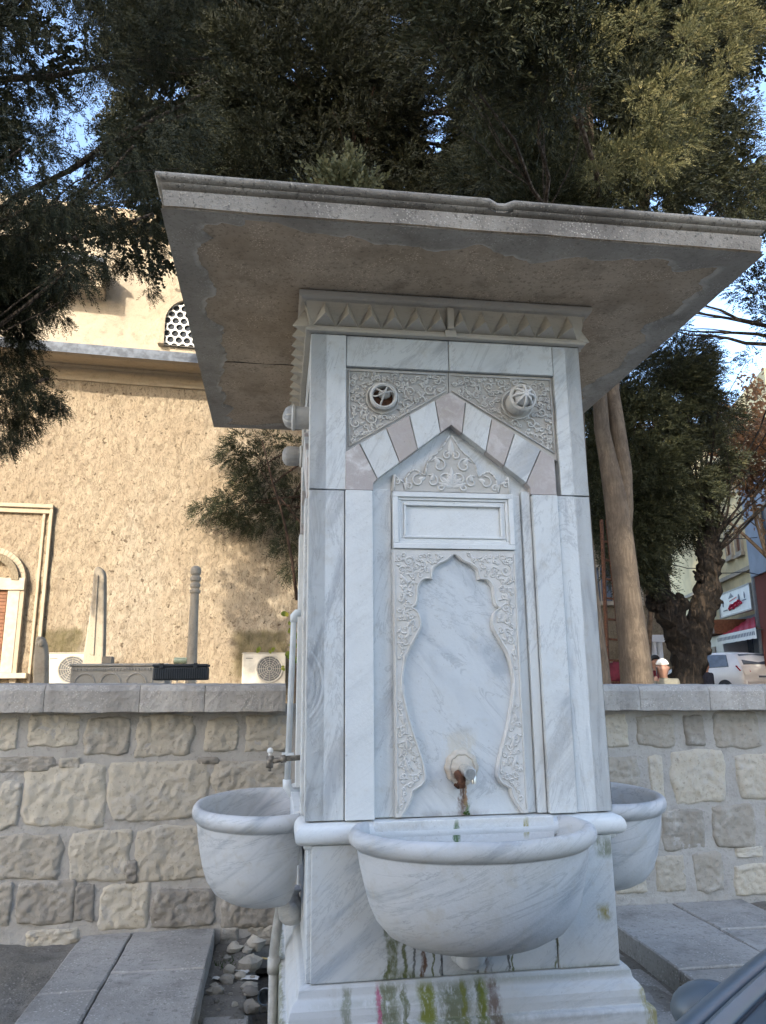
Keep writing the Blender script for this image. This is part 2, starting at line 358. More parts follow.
# ------------------------------------------------------------------ ground
def sheet(fn_z, xs, ys):
    m=MB(); nx,ny=len(xs),len(ys)
    m.add([(x,y,fn_z(x,y)) for y in ys for x in xs],[(j*nx+i,j*nx+i+1,(j+1)*nx+i+1,(j+1)*nx+i) for j in range(ny-1) for i in range(nx-1)])
    return m
def lin(a,b,n): return [a+(b-a)*i/n for i in range(n+1)]
gx=[-600,-200,-60,-20,-8]+lin(-5,-.6,110)+[0,.4]+lin(.7,5,90)+[8,20,60,200,600]
gy=[-400,-100,-30,-8]+lin(-2,2.6,110)+[3,10,30,100,300,900]
def gz(x,y):
    z=-.17
    if -5<x<-1.8 and -2<y<2.5: z=-.035+.03*fbm(x,y,0,2.3)+.012*nz(x,y,1,14)
    elif x<=-5: z=-.03
    elif x<-1.05: z=-.12
    elif x<-.8: z=-.15+.012*fbm(x,y,0,6)+(.06*max(0,(y-1.4))+.05*max(0,fbm(x,y,3,3)) if y>1.3 else 0)
    elif x<-.6: z=-.32+.02*fbm(x,y,0,8)
    elif x>1.45 and x<2.6: z=-.12
    elif x>=2.6: z=-.03+.02*fbm(x,y,0,3)
    elif x>.7: z=-.135+.012*fbm(x,y,0,5)
    return z
g=struct(sheet(gz,gx,gy).build('ground',M_earth,smooth=True))
# raised courtyard behind the retaining wall and the street beyond
cy=MB(); cy.grid(lambda u,v:(-60+120*u,2.78+13.2*v,.8+.02*fbm(u*40,v*8,0)),60,14)
cy.add([(-60,2.78,-.5),(60,2.78,-.5),(60,2.78,.8),(-60,2.78,.8)],[(0,1,2,3)])
struct(cy.build('courtyard_ground',M_earth,smooth=True,flat_ang=40))
st=MB(); st.box(-300,300,15.98,500,.5,.86); struct(st.build('street',M_asph))
kb=MB(); kb.box(-60,60,15.7,15.99,.6,.98); struct(kb.build('kerb',M_slab,bevel=.02))

def rough_slab(m,x0,x1,y0,y1,zt,zb,seed):
    nu=max(3,int((x1-x0)/.06)); nv=max(3,int((y1-y0)/.06))
    def P(u,v):
        if 0<u<1: u=max(.008/(x1-x0),min(1-.008/(x1-x0),(u*nu-1)/(nu-2)))
        if 0<v<1: v=max(.008/(y1-y0),min(1-.008/(y1-y0),(v*nv-1)/(nv-2)))
        x=x0+(x1-x0)*u; y=y0+(y1-y0)*v
        e=min(u,1-u)*(x1-x0); e2=min(v,1-v)*(y1-y0); ed=min(e,e2)
        z=zt+.006*fbm(x+seed,y,0,2.5)+.002*fbm(x,y+seed,0,14)-(.007 if ed<.001 else 0)
        if ed<.001: x+=.006*nz(x*9,y*9,seed); y+=.006*nz(y*9,x*9,seed+4)
        return (x,y,z)
    o=len(m.v); m.grid(P,nu,nv,tone=random.random()*.6+.1)
    # skirt
    ring=[i for i in range(nu+1)]+[(j+1)*(nu+1)-1 for j in range(1,nv+1)]+[nv*(nu+1)+i for i in range(nu-1,-1,-1)]+[j*(nu+1) for j in range(nv-1,0,-1)]
    vs=[m.v[o+i] for i in ring]; n=len(vs)
    m.add(vs+[(a,b,zb) for a,b,c in vs],[(i,i+n,(i+1)%n+n,(i+1)%n) for i in range(n)])
pv=MB()
for (x0,x1,ys) in ((-1.565,-1.065,[2.34,1.66,.55,-.7,-1.9,-3.2]),(-1.87,-1.575,[2.34,1.42,.2,-.9,-2.1,-3.2])):
    for a,b in zip(ys[:-1],ys[1:]): rough_slab(pv,x0,x1,b+.006,a-.004,.0+random.uniform(-.006,.004),-.2,random.random()*9)
struct(pv.build('pavement',M_slab))
pv=MB()
for (x0,x1,ys) in ((1.44,2.02,[2.34,1.2,-.1,-1.4,-3]),(2.03,2.55,[2.34,1.75,.3,-1.2,-3])):
    for a,b in zip(ys[:-1],ys[1:]): rough_slab(pv,x0,x1,b+.006,a-.004,.0+random.uniform(-.006,.004),-.2,random.random()*9)
for (x0,x1,ys) in ((.80,1.425,[2.34,1.05,.2,-.8,-2]),(-1.04,-.82,[1.35,.55,-.4,-1.2,-3])):
    for a,b in zip(ys[:-1],ys[1:]): rough_slab(pv,x0,x1,b+.006,a-.004,-.13+random.uniform(-.006,.004),-.25,random.random()*9)
struct(pv.build('pavement',M_slab))

# ------------------------------------------------------------------ retaining wall
WY=2.35
wall=root('retaining_wall','low rubble stone wall with pale dressed coping behind the fountain','wall',(0,WY,-.2))
m=MB()
def mort(u,v):
    x=-9+18*u; z=-.25+1.62*v
    return (x, WY-.008+.010*fbm(x,0,z,3)+.006*nz(x,2,z,13), z)
m.grid(mort,420,60,tone=.01)
m.box(-9,9,WY+.05,2.76,-.3,1.36,.01)
m.build('mortar_core',M_mortar,wall,smooth=True,flat_ang=50)
def stone(m, cx, cz, hw, hh, seed, H=.045, n=18, round_=.30):
    tone=random.random()
    nu=max(8,int(n*min(1.6,hw/.15))); nv=n-2; h=H*random.uniform(.6,1.15)
    h*=.30; cj=[random.uniform(.86,1.02) for _ in range(4)]
    def P(u,v):
        x=2*u-1; y=2*v-1
        kx=x*sqrt(1-round_*y*y/2*abs(x)); ky=y*sqrt(1-round_*x*x/2*abs(y))
        q=cj[0]*(1-u)*(1-v)+cj[1]*u*(1-v)+cj[2]*(1-u)*v+cj[3]*u*v
        e=max(abs(x),abs(y))
        jx=.11*nz(x*1.4+seed,y*1.4,seed)+.03*nz(x*5,y*5,seed); jy=.12*nz(y*1.4,x*1.4+seed,seed+7)+.04*nz(y*5,x*5,seed+3)
        X=cx+hw*1.08*(kx*q+jx*e); Z=cz+hh*1.07*(ky*q+jy*e)
        hgt=.006+h*(1-e**10)+(.013*fbm(X,seed,Z,7,6)+.011*fbm(X,seed,Z,28,4))*(1-e**12)-.020*(e**22)
        return (X, WY-.006-hgt, Z)
    m.grid(P,nu,nv,tone=tone*.98+.01)
Z2=.3916; Z4=.3457
L=[(0,120,48,210),(72,110,203,197),(218,118,335,215),(350,108,500,222),(522,118,612,210),(625,112,742,207),
 (0,222,143,258),(150,222,208,250),(0,275,50,410),(60,240,272,405),(282,235,522,388),(535,228,735,325),(500,222,562,240),
 (0,418,150,532),(175,408,332,538),(345,402,542,533),(322,480,353,545),(-130,418,-8,532),(550,340,740,460),(556,470,745,560),
 (0,543,28,658),(40,535,190,648),(192,545,242,640),(255,545,380,660),(385,553,555,655),(562,570,745,652),(-120,543,-8,650),
 (62,662,200,702),(560,655,610,700),(620,650,745,700)]
Rr=[(20,125,112,225),(122,125,250,225),(265,130,335,220),(345,118,495,225),(515,120,640,222),(0,248,152,355),(162,245,218,380),(228,235,400,388),(415,243,560,372),
 (60,395,180,520),(195,395,340,522),(342,388,480,515),(495,385,640,500),(180,535,280,640),(288,525,395,645),(402,558,580,645),(415,512,500,540),(60,535,170,650),(570,240,700,370)]
sm=MB(); used=[]
for a,b,c,d in L:
    p=atY(a*Z2,670+b*Z2,WY); q=atY(c*Z2,670+d*Z2,WY); used.append((p.x,q.x,q.z,p.z))
for a,b,c,d in Rr:
    p=atY(590+a*Z4,670+b*Z4,WY); q=atY(590+c*Z4,670+d*Z4,WY); used.append((p.x,q.x,q.z,p.z))
for i,(x0,x1,z0,z1) in enumerate(used):
    stone(sm,(x0+x1)/2,(z0+z1)/2,(x1-x0)/2*1.0,(z1-z0)/2*1.0,i*1.7,n=26)
# rows beyond the traced area
for (xa,xb) in ((-9,-3.05),(-.4,1.5),(3.75,9)):
    for (z0,z1) in ((.03,.28),(.3,.6),(.62,.78),(.8,1.05),(1.07,1.31)):
        x=xa+random.uniform(0,.2)
        while x<xb-.15:
            w=random.uniform(.18,.46); w=min(w,xb-x)
            if w>.1: stone(sm,x+w/2,(z0+z1)/2,w/2-.012,(z1-z0)/2-.008,x*3,n=12)
            x+=w+.01
sm.build('masonry',M_stone,wall,smooth=True)
cp=MB()
for xa,xb in ((-9.,-.65),(.2,9.)):
    x=xa
    while x<xb-.01:
        w=random.uniform(.38,.62); 
        if xb-x-w<.25: w=xb-x
        a,b=x+.002,x+w-.0015
        prof=[(2.195,1.352),(2.19,1.485),(2.215,1.522),(2.5,1.532),(2.86,1.53),(2.86,1.352)]
        nn=26
        def P(u,v,a=a,b=b):
            t=v*(len(prof)-1); i=min(int(t),len(prof)-2); f=t-i
            y=prof[i][0]*(1-f)+prof[i+1][0]*f; z=prof[i][1]*(1-f)+prof[i+1][1]*f; X=a+(b-a)*u
            e_=min(u,1-u); return (X,y+.006*nz(X,y,z,9)+.004*nz(X,y,z,40)+(.004 if e_<.01 else 0),z-.010-.011*(X+2.5)+.005*nz(X,y+3,z,9)+.003*nz(X,y,z,33))
        o=len(cp.v); cp.grid(P,nn,30,tone=random.random())
        cp.add([P(0,k/30) for k in range(31)],[tuple(range(31))]); cp.add([P(1,k/30) for k in range(31)],[tuple(range(31))])
        x+=w
cp.build('coping',M_cope,wall)

# ------------------------------------------------------------------ fountain
CX,CY=0.,.6
fo=root('fountain','square white marble street fountain with basins, carved niche and wide stone canopy','fountain',(0,CY,-.15))
def rotc(k): return Matrix.Translation((CX,CY,0))@Matrix.Rotation(k*pi/2,4,'Z')@Matrix.Translation((-CX,-CY,0))
m=MB(); m.box(-.575,.575,.05,1.17,.9,3.13); m.build('core',M_marb,fo)
# plinth: lofted square profile
def sqloft(m,prof,nseg=1):
    vs=[];fs=[]
    for h,z in prof:
        for (a,b) in ((-1,-1),(1,-1),(1,1),(-1,1)): vs.append((CX+a*h,CY+b*h,z))
    for i in range(len(prof)-1):
        for k in range(4): fs.append((i*4+k,i*4+(k+1)%4,(i+1)*4+(k+1)%4,(i+1)*4+k))
    fs.append((0,3,2,1)); n=len(prof)-1; fs.append((n*4,n*4+1,n*4+2,n*4+3)); m.add(vs,fs)
m=MB(); sqloft(m,[(.678,-.35),(.678,.335),(.67,.345),(.652,.348),(.652,.375),(.648,.395),(.636,.412),(.622,.424),(.617,.45),(.607,.462),(.59,.466)])
m.build('plinth',M_plin,fo,bevel=.004)
# pedestal panels with joints
m=MB()
for a,b,y in ((-.590,-.575,0),(-.575,-.10,-.012),(-.097,.34,-.008),(.343,.58,-.012)):
    if b-a>.05: m.box(a,b,y,.2,.466,.92)
m.box(-.590,.585,.0,1.19,.466,.92)
m.build('pedestal',M_ped,fo,bevel=.003)
# ledge mouldings around corners
m=MB(); prof=[(.588,.900),(.598,.906),(.604,.912),(.604,.920),(.622,.926),(.634,.938),(.637,.956),(.633,.974),(.622,.988),(.60,.997),(.55,.998)]
sqloft(m,prof); m.build('ledge_moulding',M_marbw,fo,smooth=True,flat_ang=40)
# slabs. every face k (0 front,1 right,2 back,3 left)
def facepart(name,mb,mat,k=0,bevel=.003,smooth=False,fa=None,parent=None):
    if k: mb.xf(rotc(k))
    return mb.build(name,mat,parent or fo,bevel=bevel,smooth=smooth,flat_ang=fa)
for k in range(4):
    for sx in (-1,1):
        a,b=sorted((sx*.6,sx*.456))
        m=MB(); m.box(a,b,.0,.07,1.003,2.272); facepart('corner_slab',m,M_marbv,k)
        m=MB(); m.box(a,b if sx>0 else -.450,.0,.07,2.276,2.964) if sx<0 else m.box(.475,b,.0,.07,2.276,2.964); facepart('corner_slab',m,M_marb,k)
        a,b=sorted((sx*.4525,sx*.341))
        m=MB(); m.box(a,b,-.012,.06,1.003,2.272); facepart('pilaster',m,M_marbw if sx<0 else M_marb,k)
        m=MB()
        if sx>0: m.box(.300,.338,.012,.06,1.003,2.29); m.box(.262,.2985,.028,.06,1.003,2.275)
        else: m.box(-.338,-.259,.028,.06,1.003,2.29)
        facepart('inner_strip',m,M_marb,k)
    m=MB(); m.box(-.448,-.001,.003,.07,2.824,2.964); facepart('lintel',m,M_marb,k)
    m=MB(); m.box(.002,.4735,.001,.07,2.824,2.964); facepart('lintel',m,M_marb,k)
    # back of the arch field
    m=MB(); m.prism([(-.34,2.2),(.34,2.2),(.34,2.31),(0,2.6),(-.34,2.31)],.036,.065); facepart('arch_field',m,M_marb,k)
# voussoirs
OL=[(-.4515,2.437),(0,2.722)]; IL=[(-.337,2.312),(0,2.573)]
def lerp(a,b,t): return (a[0]+(b[0]-a[0])*t,a[1]+(b[1]-a[1])*t)
br=[.0,.13,.38,.60,.85]; bi=[.0,.05,.33,.56,.86]
for k in (0,3):
  for s_ in (-1,1):
    def mx(p): return (p[0]*(-s_),p[1])
    m=MB(); g=.0015
    m.prism([mx(q) for q in ((-.4515,2.275),(-.4515,2.437),lerp(OL[0],OL[1],br[1]-.004),lerp(IL[0],IL[1],bi[1]-.004),(-.337,2.305),(-.337,2.275))],-.004,.05)
    facepart('voussoir',m,M_pink,k,.002)
    for j in range(1,4):
        m=MB(); m.prism([mx(q) for q in (lerp(OL[0],OL[1],br[j]+.004),lerp(OL[0],OL[1],br[j+1]-.004),lerp(IL[0],IL[1],bi[j+1]-.004),lerp(IL[0],IL[1],bi[j]+.004))],-.004-.001*j,.05)
        facepart('voussoir',m,M_marb if j!=2 else M_pink,k,.002)
  m=MB(); p,q=lerp(OL[0],OL[1],.854),lerp(IL[0],IL[1],.864)
  m.prism([p,(0,2.722),(-p[0],p[1]),(-q[0],q[1]),(0,2.573),q],-.005,.05); facepart('voussoir',m,M_pink,k,.002)

# carved scrollwork as raised rounded ribs
def rib(m,pts,r,y,flat=.75,n=6):
    P=[(x,y,z) for x,z in pts]; K=len(P)
    rs=[r*(.55+.45*sin(pi*min(1,max(0,(i+.5)/K)))) for i in range(K)]
    o=len(m.v); m.tube(P,rs,n)
    m.v[o:]=[(a,y+(b-y)*flat,c) for a,b,c in m.v[o:]]
def spiral(cx,cz,r0,r1,a0,turn,n=18):
    return [(cx+(r0+(r1-r0)*i/n)*cos(a0+turn*i/n),cz+(r0+(r1-r0)*i/n)*sin(a0+turn*i/n)) for i in range(n+1)]
def leaf(m,x,z,a,L,w,y,h=.006):
    # raised pointed leaf, ridge in the middle
    d=(cos(a),sin(a)); s=(-d[1],d[0]); vs=[(x,y,z)]; 
    K=5
    for i in range(1,K):
        t=i/K; ww=w*sin(pi*t**.8)*.5
        vs.append((x+d[0]*L*t+s[0]*ww,y+.002,z+d[1]*L*t+s[1]*ww)); vs.append((x+d[0]*L*t,y-h*sin(pi*t),z+d[1]*L*t)); vs.append((x+d[0]*L*t-s[0]*ww,y+.002,z+d[1]*L*t-s[1]*ww))
    vs.append((x+d[0]*L,y,z+d[1]*L)); fs=[(0,2,1),(0,3,2)]
    for i in range(K-2):
        b=1+3*i; fs+=[(b,b+1,b+4,b+3),(b+1,b+2,b+5,b+4)]
    b=1+3*(K-2); e=len(vs)-1; fs+=[(b,b+1,e),(b+1,b+2,e)]; m.add(vs,fs)
def inpoly(x,z,poly):
    c=False; n=len(poly)
    for i in range(n):
        (x1,z1),(x2,z2)=poly[i],poly[(i+1)%n]
        if (z1>z)!=(z2>z) and x<(x2-x1)*(z-z1)/(z2-z1)+x1: c=not c
    return c
def vine_fill(m,poly,y,n,r=(.018,.034),avoid=(),seed=1,th=.004,n2=1):
    rd=random.Random(seed); xs=[p[0] for p in poly]; zs=[p[1] for p in poly]; placed=[]
    tries=0
    while len(placed)<n and tries<6000:
        tries+=1; x=rd.uniform(min(xs),max(xs)); z=rd.uniform(min(zs),max(zs)); R=rd.uniform(*r)
        if not all(inpoly(x+R*cos(a),z+R*sin(a),poly) for a in (0,.8,1.57,2.4,3.14,3.9,4.7,5.5)): continue
        if any((x-a)**2+(z-b)**2<(R+c)**2*.72 for a,b,c in placed): continue
        if any((x-a)**2+(z-b)**2<(R+c)**2 for a,b,c in avoid): continue
        placed.append((x,z,R))
    if n2:
        for rr_,cnt in ((.012,22),(.008,12)):
            tr_=0; c_=0
            while tr_<2500 and c_<cnt:
                tr_+=1; x=rd.uniform(min(xs),max(xs)); z=rd.uniform(min(zs),max(zs)); R=rr_*rd.uniform(.8,1.3)
                if not all(inpoly(x+R*cos(a),z+R*sin(a),poly) for a in (0,1.57,3.14,4.7)): continue
                if any((x-a)**2+(z-b)**2<(R+c*1.0)**2 for a,b,c in placed+list(avoid)): continue
                placed.append((x,z,R)); c_+=1
    for x,z,R in placed:
        dr=rd.choice((-1,1)); a0=rd.uniform(0,6.28)
        rib(m,spiral(x,z,R*.98,R*.22,a0,dr*rd.uniform(6,8.2)),th,y)
        m.sph((x,y,z),R*.24,6,(1,.5,1))
        for q in range(3 if R>.012 else 1):
            a=a0+dr*(q*1.9+.4); leaf(m,x+R*.75*cos(a),z+R*.75*sin(a),a+dr*.9,R*rd.uniform(.8,1.15),R*.5,y-.001,.005)
        # connecting stem to nearest
        o=[p for p in placed if p!=(x,z,R)]
        if o:
            b=min(o,key=lambda p:(p[0]-x)**2+(p[1]-z)**2); mx_=( (x+b[0])/2+rd.uniform(-.012,.012),(z+b[1])/2+rd.uniform(-.012,.012))
            P=[(x+R*cos(a0),z+R*sin(a0)),mx_,(b[0]+b[2]*.7*cos(a0+2),b[1]+b[2]*.7*sin(a0+2))]
            if inpoly(*mx_,poly): rib(m,[lerp(lerp(P[0],P[1],t/8),lerp(P[1],P[2],t/8),t/8) for t in range(9)],th*.8,y)
for k in (0,3):
  for s_ in (-1,1):
    xo=.448 if s_<0 else .4735
    poly=[(s_*xo,2.821),(s_*.0015,2.821),(s_*.0015,2.728),(s_*xo,2.446 if s_<0 else 2.432)]
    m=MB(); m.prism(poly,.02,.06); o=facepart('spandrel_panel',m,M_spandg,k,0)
    # border fillet
    m=MB(); ins=[(s_*(xo-.012),2.809),(s_*.012,2.809),(s_*.012,2.737),(s_*(xo-.012),2.468)]
    rib(m,[ins[0],lerp(ins[0],ins[1],.5),ins[1]],.0035,.014); rib(m,[ins[3],lerp(ins[3],ins[0],.5),ins[0]],.0035,.014); rib(m,[ins[2],lerp(ins[2],ins[3],.5),ins[3]],.0035,.014)
    bx=-.292 if s_<0 else .304
    rib(m,spiral(bx,2.687,.068,.068,0,6.4,30),.005,.014)
    vine_fill(m,ins,.016,26,(.012,.036),avoid=[(bx,2.687,.07)],seed=5 if s_<0 else 9,th=.0042)
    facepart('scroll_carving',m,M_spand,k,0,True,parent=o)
    # pierced boss (hollow lantern dome)
    y0=.02; L=.075 if s_>0 else .02
    m=MB(); Mx=Matrix.Translation((bx,y0,2.687))@Matrix.Rotation(pi/2,4,'X')
    m.lathe([(.052,0),(.052,L),(.058,L+.004),(.06,L+.012),(.052,L+.02),(.046,L+.016),(.044,L),(.044,.002),(0,.001)],24,Mx)
    facepart('boss',m,M_spand,k,0,True,40)
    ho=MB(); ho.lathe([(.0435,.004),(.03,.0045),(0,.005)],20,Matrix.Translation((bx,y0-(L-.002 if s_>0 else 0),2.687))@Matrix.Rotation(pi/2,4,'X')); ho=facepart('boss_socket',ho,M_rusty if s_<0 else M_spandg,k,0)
    m=MB()
    if s_>0:
        for q in range(8):
            a=q*pi/4
            m.tube([(bx+.046*cos(t)*cos(a),y0-L-.012-.042*sin(t),2.687+.046*cos(t)*sin(a)) for t in [i*pi/2/7 for i in range(8)]],.0055,6)
        m.sph((bx,y0-L-.01,2.687),.04,16,(1,1,1))
    else:
        m.tube([(bx+.046*cos(t),y0-L-.01-.028*abs(sin(t)),2.69+.012*sin(2*t)) for t in [i*pi/10 for i in range(11)]],.0035,6)
        for q in (1.2,2.3,4.4): m.tube([(bx+.046*cos(q)*(1-t),y0-L-.008-.03*sin(t*1.5),2.687+.046*sin(q)*(1-t)) for t in [i/6 for i in range(7)]],.0045,6)
        m.sph((bx+.006,y0-L+.004,2.700),.028,12,(1,.8,.7))
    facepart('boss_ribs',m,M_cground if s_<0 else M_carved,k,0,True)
# left face cylindrical ribbed bosses (project well clear)
for yy in (.3,.9):
    m=MB(); Mx=Matrix.Translation((-.60,yy,2.69))@Matrix.Rotation(-pi/2,4,'Y')
    fl=lambda a,z:1+(.05*cos(12*a) if z>.012 else 0)
    m.lathe([(.047,0),(.047,.012),(.05,.03),(.052,.07),(.049,.088),(.038,.102),(.02,.11),(0,.112)],48,Mx,fn=fl)
    m.build('ribbed_boss',M_boss,fo,smooth=True)

# crest above inscription panel
half=[(-.256,2.277),(-.253,2.352),(-.238,2.335),(-.212,2.318),(-.205,2.287),(-.200,2.34),(-.187,2.36),(-.168,2.375),(-.15,2.372),(-.135,2.360),(-.118,2.353),(-.112,2.385),(-.107,2.408),(-.085,2.436),(-.059,2.455),(-.040,2.475),(-.025,2.50),(-.004,2.532)]
cr=half+[(-x,z) for x,z in reversed(half[:-1])]
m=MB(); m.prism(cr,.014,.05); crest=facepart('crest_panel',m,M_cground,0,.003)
m=MB()
for s_ in (-1,1):
    for i in range(len(half)-1): rib(m,[(half[i][0]*s_*.97,half[i][1]-.003),(half[i+1][0]*s_*.97,half[i+1][1]-.003)],.0042,.012,n=6)
    for (x,z,R,a,t) in ((.055,2.395,.036,.5,6.5),(.03,2.335,.03,3.,-6.5),(.085,2.325,.03,1.,6.),(.145,2.325,.03,2.,-6.5),(.185,2.30,.018,0,6),(.018,2.44,.02,1.5,-5.5),(.235,2.315,.014,1,5),(.05,2.30,.018,2,6)):
        rib(m,spiral(x*s_,z,R,R*.25,a if s_>0 else pi-a,t*s_),.0045,.011)
        leaf(m,x*s_,z,(a+.7) if s_>0 else pi-a-.7,R*1.2,R*.7,.011)
    for a in (.3,.8,1.25): leaf(m,0,2.30,pi/2-s_*a,.07,.022,.011)
leaf(m,0,2.44,pi/2,.075,.028,.011); leaf(m,0,2.30,pi/2,.09,.03,.011)
m.v=[v for v in m.v]
facepart('scroll_carving',m,M_carved,0,0,True,parent=crest)

# inscription panel (blank, moulded)
def framep(m,x0,x1,z0,z1,w,y,yb):
    for (a,b,c,d) in ((x0,x1,z1-w,z1),(x0,x1,z0,z0+w),(x0,x0+w,z0+w,z1-w),(x1-w,x1,z0+w,z1-w)): m.box(a,b,y,yb,c,d)
m=MB(); framep(m,-.256,.258,2.034,2.273,.022,-.006,.05); framep(m,-.234,.236,2.056,2.251,.012,.003,.05); framep(m,-.222,.224,2.068,2.239,.012,.010,.05); framep(m,-.210,.212,2.080,2.227,.01,.004,.05)
m.box(-.200,.202,.018,.05,2.090,2.217)
facepart('inscription_panel',m,M_marbw,0,.0025)
# niche
con=[(0.0,2.013),(-.026,1.988),(-.061,1.971),(-.086,1.949),(-.093,1.91),(-.128,1.906),(-.15,1.876),(-.153,1.842),(-.16,1.804),(-.182,1.792),(-.165,1.784),(-.152,1.771),(-.142,1.742),(-.145,1.709),(-.172,1.659),(-.198,1.61),(-.214,1.554),(-.22,1.492),(-.215,1.45),(-.206,1.406),(-.186,1.327),(-.163,1.257),(-.144,1.196),(-.137,1.15),(-.14,1.13),(-.15,1.116),(-.187,1.095),(-.192,1.07),(-.2,1.054),(-.215,1.03),(-.232,1.006)]
# smooth resample (Catmull) but keep cusps at given indices
def dens(P,cusps,n=5):
    out=[]
    for i in range(len(P)-1):
        p0=P[i-1] if i>0 and i not in cusps else P[i]; p3=P[i+2] if i+2<len(P) and (i+1) not in cusps else P[i+1]
        for k in range(n):
            t=k/n; q=[]
            for d in (0,1):
                a,b,c,e=p0[d],P[i][d],P[i+1][d],p3[d]
                q.append(.5*((2*b)+(-a+c)*t+(2*a-5*b+4*c-e)*t*t+(-a+3*b-3*c+e)*t**3))
            out.append(tuple(q))
    out.append(P[-1]); return out
cl=dens(con,{0,4,9,26,25})
for k in (0,):
    m=MB(); m.box(-.262,.262,.022,.06,1.003,2.033); facepart('niche_panel',m,M_marbn,k,0)
    fr=MB()
    for s_ in (-1,1):
        n=len(cl); xo=.259
        A=[(s_*abs(x),z) for x,z in cl]
        vs=[];fs=[]
        for (x,z) in A: vs+= [(x*1.0,.024,z),(x+s_*.001,.008,z),(x+s_*.006,.0035,z),(s_*xo,.0035,max(1.006,min(2.031,z))),(s_*xo,.024,max(1.006,z))]
        for i in range(n-1):
            for q in range(4): fs.append((i*5+q,i*5+q+1,(i+1)*5+q+1,(i+1)*5+q))
        fr.add(vs,fs)
        # top fill
        fr.add([(0,.0035,2.013),(0,.0035,2.031),(s_*xo,.0035,2.031),(s_*xo,.0035,2.013),(0,.044,2.013)],[(0,1,2,3)])
    frm=facepart('niche_frame',fr,M_carved,k,0)
    m=MB()
    for s_ in (-1,1):
        B=[(s_*(abs(x)+.009),z+.004) for x,z in cl[2:]]
        rib(m,B,.0042,.002,n=6)
        rib(m,[(s_*.252,z) for z in lin(1.02,2.02,20)],.0038,.002)
        # S-scroll vine down each side
        poly=[(s_*.248,2.022),(s_*.03,2.022)]+[(s_*(abs(x)+.014),z+.006) for x,z in cl[8:]]+[(s_*.248,1.02)]
        vine_fill(m,poly,.0025,34,(.006,.034),seed=21,th=.0040)
        for (x,z,a,L) in ((.23,1.93,-2.2,.06),(.205,1.86,-1.2,.06),(.22,1.78,-2,.05),(.19,1.72,-1.3,.07),(.21,1.63,-1.4,.07),(.225,1.5,-1.5,.06),(.2,1.16,1.2,.07),(.21,1.24,1.5,.06),(.225,1.34,1.5,.05)):
            leaf(m,s_*x,z,a if s_>0 else pi-a,L,.022,.0025,.007)
    facepart('scroll_carving',m,M_carved,k,0,True,parent=frm)
m=MB(); m.box(-.262,.262,.02,.06,1.003,2.033)
facepart('niche_panel',m,M_marb,3,.002)
# spout
sp=MB(); Mx=Matrix.Translation((.003,.022,1.178))@Matrix.Rotation(pi/2,4,'X')
fl=lambda a,z:1+.03*cos(10*a)
sp.lathe([(.066,0),(.066,.010),(.060,.018),(.05,.02),(.046,.016),(.034,.024),(.024,.03),(0,.03)],60,Mx,fn=fl)
spo=sp.build('spout_rosette',marble('rosette_stone',base=(.50,.45,.38),vein=(.3,.22,.16),ang=0,amt=.8,grime=.7,warm=.3,rough=.7),fo,smooth=True,flat_ang=50)
m=MB(); m.tube([(.006,.03,1.172),(.006,-.03,1.172),(.007,-.075,1.170),(.008,-.10,1.164)],[.021,.021,.022,.021],16)
m.tube([(.024,-.035,1.178),(.03,-.05,1.17),(.03,-.06,1.14),(.030,-.062,1.125)],[.012,.013,.011,.009],10)
m.build('spout_pipe',M_chrome,fo,smooth=True,flat_ang=50)
m=MB(); m.tube([(-.012,.03,1.16),(-.014,-.03,1.15),(-.012,-.045,1.135),(-.010,-.046,1.11)],[.018,.02,.016,.010],10); m.sph((-.012,.015,1.13),.022,10,(.8,.6,1.4),.4)
m.build('rust_crust',M_rusty,fo,smooth=True)
m=MB()
for i in range(14):
    a=random.uniform(.010,.016); leaf(m,.02+random.uniform(-.010,.014),1.004+random.uniform(0,.012),random.uniform(.6,2.6),a,.01,.02+random.uniform(-.02,.02),.003)
m.build('moss_tuft',M_weed,fo)

# frieze
for k in range(4):
    m=MB()
    def sl(x,z):  # slanted band: y at height
        return -.012-.055*(z-2.985)/.125
    prof=[(-.0,2.966),(-.024,2.968),(-.026,2.978),(-.014,2.981),(-.020,2.992),(-.006,2.996),(-.026,3.104),(-.044,3.108),(-.052,3.116),(-.055,3.128),(-.054,3.139)]
    vs=[];fs=[]
    for (y,z) in prof:
        e=-y; vs+=[(-.6-e,y,z),(.6+e,y,z)]
    for i in range(len(prof)-1): fs.append((2*i,2*i+1,2*i+3,2*i+2))
    m.add(vs,fs)
    N=12; w=1.19/N
    for i in range(N):
        x0=-.595+i*w; x1=x0+w; xm=(x0+x1)/2
        if abs(xm)<.0: continue
        A=(x0+.002,-.008,2.999);B=(x1-.002,-.008,2.999);Cc=(xm,-.028,3.102);Pk=(xm,-.082,3.022)
        m.add([A,B,Cc,Pk],[(0,1,3),(1,2,3),(2,0,3)])
        A=(x0-w/2+.008,-.026,3.102);B=(xm-.008,-.026,3.102);Cc=(x0,-.010,3.004);Pk=(x0,.004,3.07)
        m.add([A,B,Cc,Pk],[(0,1,3),(1,2,3),(2,0,3)])
    m.box(-.018,.03,-.03,0,2.968,3.0) ; m.box(-.010,.018,-.046,-.01,3.0,3.10)
    facepart('frieze',m,M_frieze,k,.0015)
